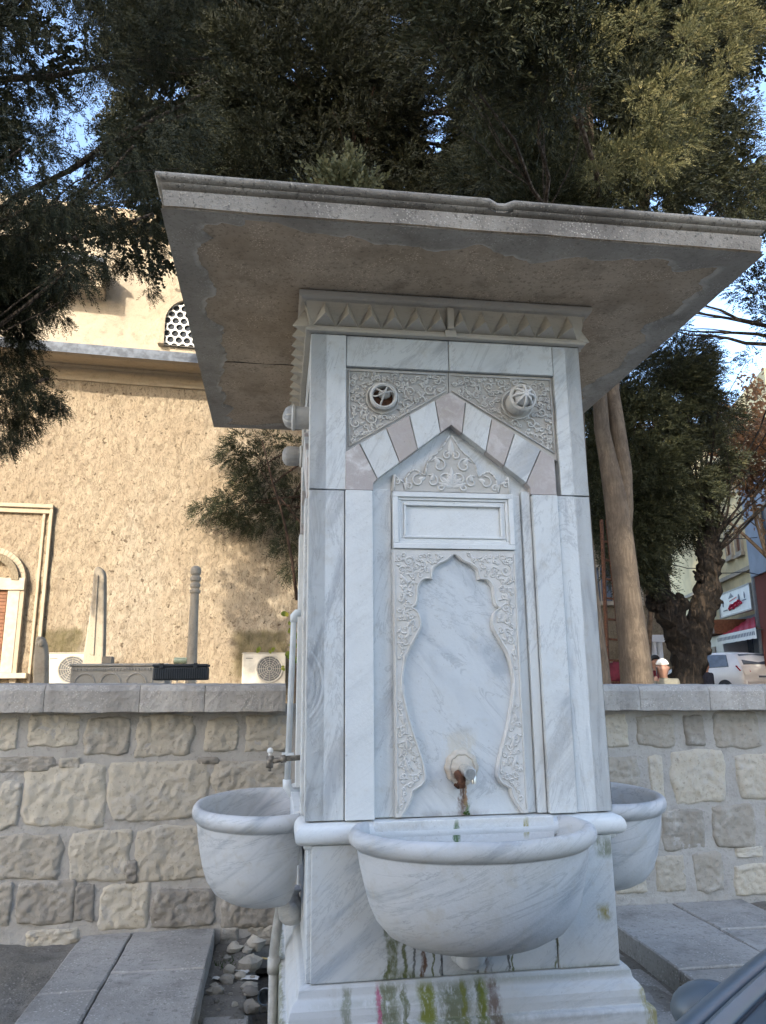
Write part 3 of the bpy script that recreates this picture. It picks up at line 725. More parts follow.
# canopy
hw=1.165
cn=MB()
prof=[(-.0,3.142),(.0,3.147),(.010,3.222),(-.012,3.228),(-.014,3.236),(.006,3.240),(.014,3.246),(.018,3.253),(.012,3.258),(.026,3.262),(.034,3.275),(.033,3.288),(.022,3.298),(.0,3.303),(-.3,3.33),(-1.0,3.40)]
NS=70
def ringpt(side,t,h,z):
    a=-1+2*t; P={0:(a,-1),1:(1,a),2:(-a,1),3:(-1,-a)}[side]; return (P[0]*h,CY+P[1]*h,z)
vs=[];fs=[];cnt=4*NS
for (d,z) in prof:
    z=3.142+(z-3.142)*.84
    for sd in range(4):
        for i in range(NS):
            x,y,zz=ringpt(sd,i/NS,hw+d-.02,z)
            j=.003*fbm(x,y,z*3,6)+.0015*nz(x,y,z,60)
            notch=0
            if sd==0 and abs(x-.085)<.022 and z>3.235: notch=-.012
            vs.append((x+ (j if sd in(1,3) else 0),y+(j if sd in (0,2) else 0)-notch*.6,zz+j*.7+notch))
for i in range(len(prof)-1):
    for q in range(cnt): fs.append((i*cnt+q,i*cnt+(q+1)%cnt,(i+1)*cnt+(q+1)%cnt,(i+1)*cnt+q))
fs.append(tuple(range((len(prof)-1)*cnt,len(prof)*cnt)))
cn.add(vs,fs)
canopy=cn.build('canopy',M_fascia,fo,smooth=True,flat_ang=50)
sf=MB(); sf.grid(lambda u,v:(-hw+.012+(2*hw-.024)*u,CY-hw+.012+(2*hw-.024)*v,3.146+.004*fbm(u*9,v*9,0)),60,60)
sof=sf.build('soffit',M_under,canopy)
bd=MB()
def inner(sd,t):
    # ragged border width
    x,y,_=ringpt(sd,t,hw,0); base={0:.115,1:.10,2:.10,3:.105}[sd]
    f=fbm(x,y,sd,2.6,6)*.10+fbm(x,y,4,9,3)*.018
    if sd==0 and x>.0: f+=.05*sin((x)*7)**2
    return max(.04,base+f)
vs=[];n4=4*140
for row,(kk,dz) in enumerate(((0,0),(.78,0),(.93,.003),(1,.013))):
    for sd in range(4):
        for i in range(140):
            t=i/140; w=inner(sd,t); tt=-1+2*t; e=min(1-abs(tt),1.)*hw
            # mitre: blend corner so the ring stays closed
            w0=w*kk; h=hw-.01-w0
            a=max(-1,min(1,tt))
            P={0:(a,-1),1:(1,a),2:(-a,1),3:(-1,-a)}[sd]
            vs.append((P[0]*h,CY+P[1]*h,3.134+dz+.0015*nz(P[0]*20,P[1]*20,kk)))
bd.add(vs,[(r*n4+q,r*n4+(q+1)%n4,(r+1)*n4+(q+1)%n4,(r+1)*n4+q) for r in range(3) for q in range(n4)])
bd.t=[0 if i<n4 else (.15 if i<2*n4 else .8) for i in range(len(bd.v))]
bd.build('plaster_border',M_border,canopy,smooth=True,flat_ang=50)
jn=MB(); M_jd=plain('joint_dirt',(.05,.04,.03),.95)
jn.tube([(x,.745+.012*nz(x,0,0,8),3.1455) for x in lin(-1.05,-.62,24)],.0028,5); jn.build('slab_joint',M_jd,canopy)

# basins
def basin(k):
    m=MB(); cy0=-.14; Rx,Ry=.450,.325
    prof=[(0,.602),(.18,.603),(.38,.608),(.56,.624),(.70,.655),(.79,.70),(.845,.755),(.885,.82),(.915,.88),(.93,.925),(.932,.935),(.94,.932),(.948,.936),(.965,.94),(.985,.948),(.998,.96),(1.0,.972),(.99,.986),(.97,.995),(.945,.998),(.915,.997),(.885,.988),(.87,.97),(.86,.93),(.83,.83),(.75,.74),(.6,.69),(.3,.67),(0,.665)]
    n=64; ext=radians(25.5); vs=[];fs=[]
    for r,z in prof:
        for i in range(n+1):
            a=pi-ext+(pi+2*ext)*i/n
            x=r*Rx*cos(a); y=cy0+r*Ry*sin(a)
            # outside the half: hold side walls straight to the face
            y=min(y,.03)
            x+=.0025*fbm(x,y,z,4); y+=.0025*fbm(y,x,z,4)
            vs.append((x,y,z+.002*nz(x,y,z,6)))
    for i in range(len(prof)-1):
        for q in range(n): fs.append((i*(n+1)+q,i*(n+1)+q+1,(i+1)*(n+1)+q+1,(i+1)*(n+1)+q))
    m.add(vs,fs)
    # rolled rim ends
    m.xf(rotc(k)); b=m.build('basin',M_basin,fo,smooth=True)
    m=MB(); m.prism([(-.345,.80),(.345,.80),(.345,.999),(-.345,.999)],-.035,.0); m.xf(rotc(k)); m.build('basin_back',M_back,b,bevel=.003)
    m=MB()
    fl=lambda a,z:1+.09*abs(cos(3*a))
    Mb=Matrix.Translation((0,-.03,.545))
    m.lathe([(0,-.055),(.03,-.052),(.05,-.03),(.055,0),(.05,.03),(.035,.05),(.03,.07),(.05,.09)],36,Mb,fn=fl)
    for s_ in (-1,1): m.sph((s_*.05,-.022,.55),.034,12,(.6,.8,1.15))
    m.xf(rotc(k)); m.build('bracket',M_basin,b,smooth=True)
for k in (0,1,3): basin(k)

# ------------------------------------------------------------------ pipes and small things
pa=atY(294,613,.85); pb=atY(287,786,.85); t=root('plastic_pipe','thin white plastic pipe with an elbow beside the fountain left side','pipe',(pb.x,.85,.9))
m=MB(); m.tube([(-.60,.85,pa.z),(pa.x+.02,.85,pa.z),(pa.x+.005,.85,pa.z-.004),(pa.x,.85,pa.z-.02),pb],.0145,12); m.build('pipe_run',M_pvc,t,smooth=True)
m=MB(); m.tube([(pa.x+.035,.85,pa.z),(pa.x+.012,.85,pa.z),(pa.x,.85,pa.z-.014),(pa.x,.85,pa.z-.045)],.019,12); m.build('elbow',M_pvc,t,smooth=True)
m=MB(); m.tube([pb+Vector((0,0,.03)),pb,pb+Vector((.02,0,-.03)),pb+Vector((.06,0,-.035))],.021,12); m.build('elbow',M_pvc,t,smooth=True)
m=MB(); m.box(pb.x-.028,pb.x+.03,.835,.88,pb.z+.14,pb.z+.152); m.build('clip',M_pvc,t)
t=root('tap_pipe','short rusty metal pipe with a small valve sticking out of the fountain left side','tap',(-.6,.6,1.165))
m=MB(); m.tube([(-.59,.6,1.175),(-.66,.6,1.172),(-.74,.6,1.16)],.012,10); m.tube([(-.665,.6,1.172),(-.69,.6,1.168)],.017,8); m.build('pipe_run',M_steel,t,smooth=True)
m=MB(); m.tube([(-.735,.6,1.185),(-.738,.6,1.135)],.017,10); m.tube([(-.737,.6,1.135),(-.737,.6,1.12)],.008,8); m.build('valve_body',M_steel,t,smooth=True)
m=MB(); m.sph((-.736,.6,1.207),.014,10); m.tube([(-.736,.6,1.185),(-.736,.6,1.2)],.007,8); m.build('handle',M_brass,t,smooth=True)
t=root('drain_pipe','thick grey drain pipe running down under the left basin into the gutter','pipe',(-.71,.62,-.3))
m=MB(); m.tube([(-.66,.66,.64),(-.685,.64,.5),(-.70,.62,.38),(-.70,.60,.1),(-.70,.55,-.34)],.021,12); m.build('pipe_run',M_pipeg,t,smooth=True)
for z in (.33,.02):
    m=MB(); m.tube([(-.70,.615,z-.03),(-.70,.617,z+.03)],.027,12); m.build('coupling',M_pipeg,t,smooth=True)

P=atZ(222,965,-.12)
t=root('weed_tuft','small green weed growing at the edge of the left paving slab','plant',P)
m=MB()
for i in range(60):
    x=P.x+random.uniform(-.03,.10); y=P.y+random.uniform(-.1,.1); z=-.13; a=random.uniform(0,6.28); h=random.uniform(.02,.06)
    m.add([(x,y,z),(x+.012*cos(a),y+.012*sin(a),z),(x+h*cos(a)*.6,y+h*sin(a)*.6,z+h)],[(0,1,2)])
m.build('leaves',M_weed,t)
rb=MB(); rr2=random.Random(4)
for i in range(48):
    if i<34: x=rr2.uniform(-1.03,-.80); y=rr2.uniform(.9,2.25)
    else: x=rr2.uniform(-.84,-.62); y=rr2.uniform(.6,2.2)
    r_=rr2.uniform(.012,.05)*(1.5 if y>1.8 else 1); rb.sph((x,y,gz(x,y)+r_*.3),r_,9,(1,rr2.uniform(.6,1),rr2.uniform(.5,.85)),.55,tone=rr2.random())
tag(rb.build('rubble',M_stone,smooth=True,flat_ang=40),'loose broken stones filling the head of the channel beside the slabs','rubble',kind='stuff')
def litter(px,py,z,s,mat,lab,n,grp=None,name='paper_scrap'):
    c=atZ(px,py,z); m=MB(); a0=random.uniform(0,3)
    def fn(u,v):
        x=(u-.5)*s*1.6; y=(v-.5)*s*.8; return (c.x+x*cos(a0)-y*sin(a0),c.y+x*sin(a0)+y*cos(a0),z+.004+s*.35*abs(nz(u*3,v*3,n)) )
    m.grid(fn,5,4); tag(m.build(name,mat),lab,'litter',grp)
litter(234,941,-.12,.055,M_litter,'pale crumpled scrap lying against the wall foot, leftmost in the channel',1,'scraps in the channel')
litter(248,941,-.12,.045,M_litter,'small white scrap lying right of the leftmost crumpled one',2,'scraps in the channel')
litter(242,972,-.12,.055,M_litter,'white crumpled scrap in the middle of the channel stones',3,'scraps in the channel')
litter(250,979,-.12,.06,M_litter,'flat white scrap at the channel edge beside the gutter',4,'scraps in the channel')
litter(219,980,-.12,.05,M_litter,'dull white scrap beside the green weed',5,'scraps in the channel')
litter(265,947,-.18,.06,M_litter,'white curved plastic strip at the head of the gutter',6,'scraps in the channel')
c0=atZ(262,958,-.15); m=MB(); m.tube([c0,c0+Vector((.06,-.05,.005)),c0+Vector((.1,-.1,0))],[.006,.004,.003],6); tag(m.build('drinking_straw',M_straw),'thin pale straw lying across the gutter beside the drain pipe','straw')
cc=atZ(265,997,-.22); t=root('plastic_cup','crushed clear plastic cup lying in the gutter by the drain pipe','cup',cc)
m=MB(); Mx=Matrix.Translation(cc+Vector((0,0,0)))@Matrix.Rotation(radians(70),4,'X')@Matrix.Rotation(.3,4,'Z')
m.lathe([(.028,0),(.033,.05),(.038,.1),(.042,.102),(.036,.098),(.031,.05),(.026,.003),(0,.003)],24,Mx); m.build('cup_wall',M_cup,t,smooth=True)
m=MB(); m.lathe([(.040,.098),(.044,.101),(.040,.106)],24,Mx); m.build('rim',M_brass,t,smooth=True)

# plant growing on canopy
pc=atY(343,186,-.35); pc.z=3.26
t=root('canopy_sprout','small yellow green sprouting plant on top of the fountain canopy','plant',pc)

# ------------------------------------------------------------------ foliage
def fronds(C,D,L,nl,w,seed=0,leafL=.30,droop=.25,spread=.6):
    r=np.random.default_rng(seed); N=len(C)
    D=D/np.linalg.norm(D,axis=1,keepdims=True)
    R0=r.normal(size=(N,3)); S=np.cross(D,R0); S/=np.linalg.norm(S,axis=1,keepdims=True); U=np.cross(D,S)
    Lv=L*r.uniform(.6,1.3,size=(N,1)); V=[]
    for i in range(nl):
        tt=(i+.3)/nl; base=C+D*Lv*tt; base[:,2]-=(Lv[:,0]*droop*tt*tt)
        sg=(1 if i%2 else -1); a=spread*(.7+.5*r.random((N,1)))
        d=D*np.cos(a)+(S*sg+U*r.normal(0,.45,(N,1)))*np.sin(a); d/=np.linalg.norm(d,axis=1,keepdims=True)
        if i==nl-1: d=D.copy()
        l=Lv*leafL*(1.15-.65*tt)*r.uniform(.7,1.2,(N,1)); pn=np.cross(d,U+.6*r.normal(size=(N,3))); pn/=np.linalg.norm(pn,axis=1,keepdims=True)
        ww=w*r.uniform(.7,1.3,(N,1))
        V.append(np.stack([base,base+d*l*.45+pn*ww,base+d*l,base+d*l*.45-pn*ww],axis=1))
    V=np.concatenate(V,axis=0).reshape(-1,3); return V
def quadmesh(name,V,mat,parent=None,nv=4):
    n=len(V)//nv; me=bpy.data.meshes.new(name); me.vertices.add(len(V)); me.vertices.foreach_set('co',V.astype(np.float32).ravel())
    me.loops.add(len(V)); me.loops.foreach_set('vertex_index',np.arange(len(V),dtype=np.int32))
    me.polygons.add(n); me.polygons.foreach_set('loop_start',np.arange(0,len(V),nv,dtype=np.int32)); me.polygons.foreach_set('loop_total',np.full(n,nv,dtype=np.int32))
    me.update(calc_edges=True); me.materials.append(mat)
    o=bpy.data.objects.new(name,me); COL.objects.link(o)
    if parent is not None: adopt(o,parent)
    return o
def ppoly(x,y,poly): return inpoly(x,y,poly)
def clumps(poly,Y0,Y1,n,holes=(),seed=0,zmin=None,rr=(.35,.7),slope=0.):
    """centres of leafy boughs inside a sight cone region, between two depths"""
    rd=random.Random(seed); xs=[p[0] for p in poly]; ys=[p[1] for p in poly]; out=[]; k=0
    while len(out)<n and k<n*60:
        k+=1; x=rd.uniform(min(xs),max(xs)); y=rd.uniform(min(ys),max(ys))
        if not inpoly(x,y,poly): continue
        if any(((x-a)/c)**2+((y-b)/d)**2<1 for a,b,c,d in holes): continue
        Y=rd.uniform(Y0,Y1); P=atY(x,y,Y+slope*(y-100)/100)
        out.append((P,rd.uniform(*rr)))
    return out
def crown(cl,per,L,nl,w,seed,trunk,holes=(),dn=-.15):
    r=np.random.default_rng(seed); Cs=[];Ds=[]
    for (P,R) in cl:
        n=int(per*(R/.5)**2); 
        out=np.array(P)-np.array(trunk); out[2]*=.3; out/=max(1e-6,np.linalg.norm(out))
        d=r.normal(size=(n,3)); d/=np.linalg.norm(d,axis=1,keepdims=True)
        rad=R*(.35+.65*r.uniform(0,1,(n,1))**.6)
        pos=np.array(P)+d*rad*np.array([1,1,.75])
        Cs.append(pos); Ds.append(d*.8+out*.6+np.array([0,0,dn])+r.normal(size=(n,3))*.3)
    Cs=np.concatenate(Cs); Ds=np.concatenate(Ds)
    if holes:
        # keep the gaps open: test where each spray would sit against the gap cones
        v=Cs-np.array(C0); z=v@np.array(_fw); x=383+F*(v@np.array(RR))/z; y=512-F*(v@np.array(UU))/z
        keep=np.ones(len(Cs),bool)
        for a,b,c,e in holes:
            q=((x-a)/c)**2+((y-b)/e)**2; keep&=~((q<1)&(r.random(len(Cs))<.93))
        Cs=Cs[keep]; Ds=Ds[keep]
    return fronds(Cs,Ds,L,nl,w,seed)
def curve(a,b,sag,n=8,seed=0):
    a=Vector(a);b=Vector(b); r=random.Random(seed); off=Vector((r.uniform(-1,1),r.uniform(-1,1),0))*.12*(b-a).length
    return [a.lerp(b,i/n)+(Vector((0,0,sag))+off)*sin(pi*i/n)+Vector((r.uniform(-1,1),r.uniform(-1,1),r.uniform(-1,1)))*.012*(b-a).length for i in range(n+1)]
def limbs(m,base_pts,cl,n,r0,seed=0,sag=.0,twigs=3):
    rd=random.Random(seed); pick=rd.sample(cl,min(n,len(cl)))
    for i,(P,R) in enumerate(pick):
        b=min(base_pts,key=lambda q:(Vector(q)-P).length+rd.uniform(0,.8) if q[2]<P.z+.3 else 99)
        pts=curve(b,P,sag,8,i+seed); K=len(pts); m.tube(pts,[r0*(1-.85*j/(K-1))+.004 for j in range(K)],6,tone=rd.random())
        for _ in range(twigs):
            q=P+Vector((rd.uniform(-1,1),rd.uniform(-1,1),rd.uniform(-1,.6)))*R
            m.tube(curve(pts[K//2+1],q,.0,5,i*7+seed),[.010,.009,.007,.006,.005,.003],4,tone=.5)

SKY=[(75,138,24,15),(38,112,14,10),(108,90,20,9),(165,92,26,12),(190,84,18,8),(65,170,22,12),(28,170,12,14),(120,26,7,6),(60,112,9,6),(140,135,8,10),
     (282,163,5,10),(300,150,5,12),(440,108,22,9),(430,148,12,9),(438,128,5,22),(650,200,9,10),(706,205,12,10),(560,40,5,7),(100,110,20,9)]
# T1: tall conifer behind the fountain
tY=10.1; tb=Vector((-.25,tY,.8))
t1=root('conifer_tree','tall dark conifer with red brown trunk rising behind the fountain left edge','tree',tb)
m=MB(); tp=[(-.17,10.1,.7),(-.17,10.1,2.),(-.18,10.1,3.5),(-.16,10.1,5),(-.1,10.,7),(0,9.8,9.5),(.3,9.5,12),(.5,9.5,15)]
m.tube(tp,[.25,.22,.20,.19,.17,.14,.11,.05],14,tone=.3)
p1=[(90,-260),(560,-260),(560,200),(500,215),(160,195),(120,100)]
cl1=clumps(p1,7.9,10.,420,SKY,3,rr=(.35,.7))
low=[(215,425),(300,425),(300,560),(285,590),(262,535),(225,520),(182,515),(222,482),(238,470),(218,450)]
lc=[]
for (x,y) in ((240,440),(270,440),(292,445),(232,455),(255,462),(280,470),(292,490),(262,490),(240,500),(222,508),(202,510),(275,512),(292,520),(255,520),(285,545),(292,570),(238,520),(225,500),(245,480)): lc.append((atY(x,y,10.3+random.uniform(-.2,.2)),random.uniform(.16,.28)))
limbs(m,[Vector(p) for p in tp[3:]],cl1,46,.06,5)
for i,(P,R) in enumerate(lc): 
    if i%2==0: m.tube(curve((-.18,10.05,3.6+.12*i),P,.05,6,i),[.03,.022,.018,.014,.01,.008,.005],5,tone=.4)
m.tube([atY(297,600,10.0),atY(292,560,9.8),atY(284,520,9.7),atY(272,480,9.6),atY(262,440,9.6)],[.035,.03,.024,.018,.01],6)
m.build('trunk',M_barkr,t1,smooth=True)
V=np.concatenate([crown(cl1,230,.30,15,.0085,1,(-.4,8.2,10),SKY),crown(clumps(p1,9.8,11.,170,SKY,33,rr=(.5,.8)),60,.42,10,.045,31,(-.4,8.2,10),SKY)]); quadmesh('crown',V,M_leafd,t1)
V=crown(lc,620,.22,14,.0065,2,(-.2,10,4.5),dn=-.3); quadmesh('low_branch',V,M_leaf,t1)
# T2: forked smooth trunk right of the fountain
t2=root('forked_tree','evergreen tree with pale smooth forked trunk between fountain and ladder','tree',atY(634,683,6).to_tuple())
m=MB()
def pt(px,py,Y): return atY(px,py,Y)
tr=[(642,740,6),(638,690,6),(633,640,6),(627,590,6),(621,540,6),(616,500,6),(608,460,6),(602,430,6),(600,400,6),(596,300,6.1),(590,150,6.2),(580,-50,6.2)]
m.tube([pt(*q) for q in tr],[.24,.205,.185,.165,.16,.15,.115,.10,.095,.09,.075,.045],18,tone=.5)
tr2=[(621,545,6.02),(624,510,6.0),(624,470,6.),(618,430,6.),(612,390,6.1),(620,300,6.2),(650,180,6.2),(690,40,6.3)]
m.tube([pt(*q) for q in tr2],[.13,.12,.105,.10,.095,.09,.07,.04],14,tone=.7)
p2=[(470,-260),(960,-260),(960,-40),(770,40),(735,70),(728,150),(760,190),(775,235),(640,215),(560,200),(470,190)]
cl2=clumps(p2,4.8,7.4,330,SKY,4,rr=(.25,.55)); cl2+=[(Vector((random.uniform(1.6,5),random.uniform(3,6),random.uniform(11,15.5))),random.uniform(.6,.9)) for _ in range(30)]; cl2+=[(Vector((random.uniform(.4,1.5),random.uniform(1.2,2.2),random.uniform(6.05,8.8))),random.uniform(.25,.4)) for _ in range(56)]; cl2+=[(Vector((random.uniform(2.2,3.),random.uniform(4.6,5.4),random.uniform(5.0,7.5))),random.uniform(.3,.45)) for _ in range(34)]  # last three bough sets, mostly out of view, are added to shade trunks and crowns
m.build('trunk',M_barkg,t2,smooth=True)
m=MB(); limbs(m,[pt(*q) for q in tr[8:]]+[pt(*q) for q in tr2[4:]],cl2,26,.04,9); m.build('limbs',M_bark,t2,smooth=True)
V=np.concatenate([crown(cl2,250,.24,15,.007,5,(3.2,6.1,6),SKY),crown(clumps(p2,7.4,8.6,130,SKY,43,rr=(.45,.7)),60,.38,10,.04,44,(3.2,6.1,6),SKY)]); quadmesh('crown',V,M_leaf,t2)
# outer sprays of that crown, sunlight painted into their pale colour
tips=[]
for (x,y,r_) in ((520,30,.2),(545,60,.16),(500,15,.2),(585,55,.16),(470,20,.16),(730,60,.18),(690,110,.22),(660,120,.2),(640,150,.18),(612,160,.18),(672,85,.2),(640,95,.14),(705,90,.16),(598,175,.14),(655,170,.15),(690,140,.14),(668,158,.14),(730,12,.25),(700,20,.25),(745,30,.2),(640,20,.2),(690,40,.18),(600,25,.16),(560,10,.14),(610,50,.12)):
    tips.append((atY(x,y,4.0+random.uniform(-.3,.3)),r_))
V=crown(tips,1100,.15,14,.0048,6,(3.2,6.1,6)); o=quadmesh('painted_sunlit_sprays',V,M_leafl,t2); o['label']='pale olive sprays with painted sunlight'
# T3: left tree reaching into the frame
tb=Vector((-4.3,3.4,.8)); t3=root('drooping_cypress','dark cypress with drooping sprays hanging at the left edge','tree',tb)
m=MB(); tp3=[(-4.3,3.4,.6),(-4.3,3.4,3),(-4.2,3.2,4.5),(-4.0,3.0,6.5),(-3.9,2.8,9)]; m.tube(tp3,[.22,.18,.15,.10,.04],12,tone=.4)
p3=[(-320,-260),(190,-260),(215,40),(195,150),(160,185),(165,235),(140,262),(60,280),(45,310),(-320,320)]
HL=[(100,275,60,10),(140,290,30,20)]
cl3=clumps(p3,1.2,2.8,270,SKY+[(95,290,40,18)],6,rr=(.13,.30))
dr=[]
for (x,y,r_) in ((20,330,.16),(8,350,.18),(30,345,.12),(12,380,.18),(30,395,.16),(48,405,.12),(8,410,.2),(25,425,.16),(5,440,.16),(55,395,.08),(62,408,.07),(35,370,.12),(0,300,.2),(30,295,.14),(50,300,.12),(15,318,.18),(62,318,.07),
                 (92,270,.12),(110,262,.12),(128,262,.1),(148,270,.09),(150,290,.07),(155,250,.1),(70,272,.13),(45,275,.14),(20,275,.16),(150,232,.12),(38,310,.12),(60,290,.1)):
    dr.append((atY(x,y,2.2+random.uniform(-.2,.2)),r_*.68))
for (x,y,r_) in ((-30,340,.25),(-60,380,.3),(-40,430,.25),(-90,330,.3)): dr.append((atY(x,y,2.4),r_*.7))
limbs(m,[Vector(p) for p in tp3[1:]],cl3,44,.035,13)
for a,b in (((-4.2,3.3,4.),atY(150,215,2.2)),((-4.3,3.4,3.0),atY(45,380,2.2)),((-4.2,3.3,3.8),atY(60,290,2.2)),((-4.2,3.3,4.2),atY(110,205,2.1))):
    m.tube(curve(a,b,.15,8,3),[.06,.055,.05,.04,.035,.03,.02,.015,.01],6,tone=.4)
m.build('trunk',M_bark,t3,smooth=True)
V=np.concatenate([crown(cl3,800,.12,15,.0034,8,(-4.1,3.,6),SKY,dn=-.6),crown(clumps(p3,2.8,3.6,150,SKY+[(95,290,60,24)],63,rr=(.22,.35)),170,.2,10,.02,64,(-4.1,3.,6),SKY),crown(dr,5200,.085,14,.0026,9,(-4.1,3,6),dn=-.8)]); quadmesh('crown',V,M_leaf,t3)
# T4: gnarled pollard with ivy-dark crown
t4=root('pollarded_tree','gnarled dark pollarded tree with forked knobbly trunk behind the right wall','tree',atY(686,690,9.5).to_tuple())
m=MB()
def knob(pts,rs,seed,n=34):
    o=len(m.v); P=[];Rr_=[]
    for i in range(len(pts)-1):
        a=pt(*pts[i]);b=pt(*pts[i+1])
        for k in range(14):
            t=k/14; P.append(a.lerp(b,t)); Rr_.append((rs[i]*(1-t)+rs[i+1]*t)*(1+.16*nz(i+t,seed,0,2.2)))
    P.append(pt(*pts[-1])); Rr_.append(rs[-1]); m.tube(P,Rr_,n)
    for j in range(o,len(m.v)):
        v=Vector(m.v[j]); q=noise.noise_vector(v*3.1)*.10+noise.noise_vector(v*8)*.05+noise.noise_vector(Vector((v.x*22,v.y*22,v.z*5)))*.04; m.v[j]=tuple(v+q)
knob([(686,740,9.5),(686,690,9.5),(688,665,9.5),(690,645,9.5)],[.32,.27,.25,.27],1)
knob([(690,650,9.5),(680,632,9.5),(668,612,9.5),(661,595,9.5),(658,578,9.5),(664,560,9.5),(668,530,9.5),(664,500,9.6)],[.27,.24,.22,.21,.16,.15,.10,.05],2)
knob([(658,585,9.5),(650,572,9.5),(640,560,9.5),(630,545,9.5)],[.15,.13,.10,.05],5)
knob([(690,650,9.5),(698,628,9.5),(704,605,9.5),(708,585,9.5),(710,562,9.5),(707,540,9.5),(706,515,9.5),(712,490,9.5)],[.27,.25,.22,.20,.20,.18,.12,.06],3)
knob([(674,615,9.4),(684,600,9.4),(680,592,9.4)],[.12,.09,.05],4)
for (x,y,r_) in ((658,600,.13),(700,575,.09),(712,560,.12),(714,600,.08),(672,618,.1)):
    o=len(m.v); m.sph(pt(x,y,9.4),r_,26,(1,1,1.1),.9)
    for j in range(o,len(m.v)):
        v=Vector(m.v[j]); m.v[j]=tuple(v+noise.noise_vector(v*9)*.05+noise.noise_vector(Vector((v.x*26,v.y*26,v.z*9)))*.03)
# upward bare shoots from heads
rd=random.Random(5)
for i in range(46):
    hx,hy=rd.choice(((664,545),(708,545),(710,560),(640,552),(706,520)))
    a=pt(hx,hy,9.5); ex=hx+rd.uniform(-60,95); ey=hy-rd.uniform(60,190)
    m.tube(curve(a,pt(ex,ey,9.5+rd.uniform(-1.2,1.2)),rd.uniform(-.1,.3),7,i),[.03,.026,.022,.018,.014,.011,.008,.005],5)
m.build('trunk',M_barkd,t4,smooth=True)
G=[(640,455,7,9),(662,440,8,7),(625,490,5,10),(700,500,7,10),(672,500,5,8),(690,420,9,7),(645,425,13,9),(690,470,8,14),(704,455,12,10),(650,385,9,7),(676,398,6,6),(720,385,12,8),(668,560,6,10),(735,440,14,12)]
p4=[(588,400),(640,370),(690,345),(720,360),(725,420),(712,470),(704,515),(690,540),(676,545),(650,575),(612,560),(588,500)]
cl4=clumps(p4,8.4,10.8,150,G,8,rr=(.3,.6))
V=crown(cl4,230,.25,14,.008,12,(4.9,9.5,4),G); quadmesh('crown',V,M_leaf,t4)
# small sprays right edge over the sky
# T5: leafless trees with withered leaves beyond
def baretree(px,Y,h,seed,lab,crownpx,nleaf):
    b=atY(px,688,Y); b.z=.8; t=root('bare_tree',lab,'tree',b,'bare trees beyond the courtyard'); rd=random.Random(seed); m=MB()
    tips=[]
    def grow(p,d,r,L,lev):
        pts=[p]; q=Vector(p); dd=Vector(d)
        for i in range(5):
            dd=(dd+Vector((rd.uniform(-1,1),rd.uniform(-1,1),rd.uniform(-.5,.7)))*.16).normalized(); q=q+dd*L/5; pts.append(q.copy())
        m.tube(pts,[r*(1-.09*i) for i in range(6)],7 if lev<2 else 4,cap=False,tone=.5)
        if lev>=3: tips.extend(pts[2:])
        if lev<5:
            for k in range(3 if lev<3 else 2):
                nd=(dd+Vector((rd.uniform(-1,1),rd.uniform(-1,1),rd.uniform(-.35,.8)))*.75).normalized(); grow(pts[rd.choice((3,4,5))],nd,r*.58,L*.74,lev+1)
    grow(b,Vector((0,0,1)),.10,h*.34,0)
    m.build('trunk',M_twig,t)
    C=[]; 
    for _ in range(nleaf):
        q=rd.choice(tips); C.append((q.x+rd.gauss(0,.12),q.y+rd.gauss(0,.12),q.z+rd.gauss(0,.12)))
    C=np.array(C); r=np.random.default_rng(seed); a=r.normal(size=C.shape); a/=np.linalg.norm(a,axis=1,keepdims=True); b_=np.cross(a,r.normal(size=C.shape)); b_/=np.linalg.norm(b_,axis=1,keepdims=True)
    s=.065; V=np.stack([C-a*s,C+b_*s*.6,C+a*s,C-b_*s*.6],axis=1).reshape(-1,3); quadmesh('leaves',V,M_leafo,t)
baretree(835,13.5,9.5,3,'bare branching tree with withered brown leaves, right of the gnarled tree',None,4200)
baretree(655,15.2,9.,8,'bare tree with a few brown leaves, seen between the two right tree trunks',None,2600)
baretree(900,12.,9.5,14,'bare tree with brown leaves whose branches enter at the right edge',None,4200)
# dark sprays at right edge belong to a tree beyond the frame
t6=root('edge_conifer','dark conifer whose thin sprays enter at the right edge beside the canopy corner','tree',(8.6,7.5,.8))
m=MB(); tp6=[(8.6,7.5,.6),(8.6,7.5,4),(8.5,7.5,7),(8.5,7.5,10)]; m.tube(tp6,[.24,.2,.15,.05],12,tone=.4)
cl6=clumps([(728,150),(900,100),(900,330),(766,330),(735,300),(690,330),(700,300),(745,262),(735,200)],6.8,8.2,30,[(742,110,20,40),(735,262,18,12),(700,290,12,14),(740,310,14,10)],9,rr=(.2,.4))
cl6+=clumps([(640,300),(766,270),(800,380),(640,370)],8.,9.,9,[],19,rr=(.12,.25))
limbs(m,[Vector(p) for p in tp6[1:]],cl6,26,.045,17)
m.build('trunk',M_bark,t6,smooth=True); quadmesh('crown',crown(cl6,330,.17,10,.010,15,(8.6,7.5,6)),M_leafd,t6)
# canopy sprout leaves
C=np.array([[pc.x+random.gauss(0,.042),pc.y+random.uniform(-.12,.0),3.275+random.uniform(0,.13)] for _ in range(420)])
D=np.array([[random.uniform(-.9,.9),random.uniform(-.7,.4),random.uniform(.3,1.2)] for _ in range(420)])
V=fronds(C,D,.10,8,.007,77,droop=.05)
C=np.array([[pc.x+.02+.004*random.gauss(0,1),pc.y,3.34+.22*i/60] for i in range(60)]); D=np.array([[random.uniform(-.5,.5),random.uniform(-.5,.3),1] for _ in range(60)]); C[:,1]-=.06
V=np.concatenate([V,fronds(C,D,.06,8,.006,78,droop=0)]); quadmesh('foliage',V,M_leafy if False else M_leafl,t)
for o in list(bpy.data.objects):
    if o.name=='foliage':
        adopt(o,[r for r in bpy.data.objects if r.name=='canopy_sprout'][0])
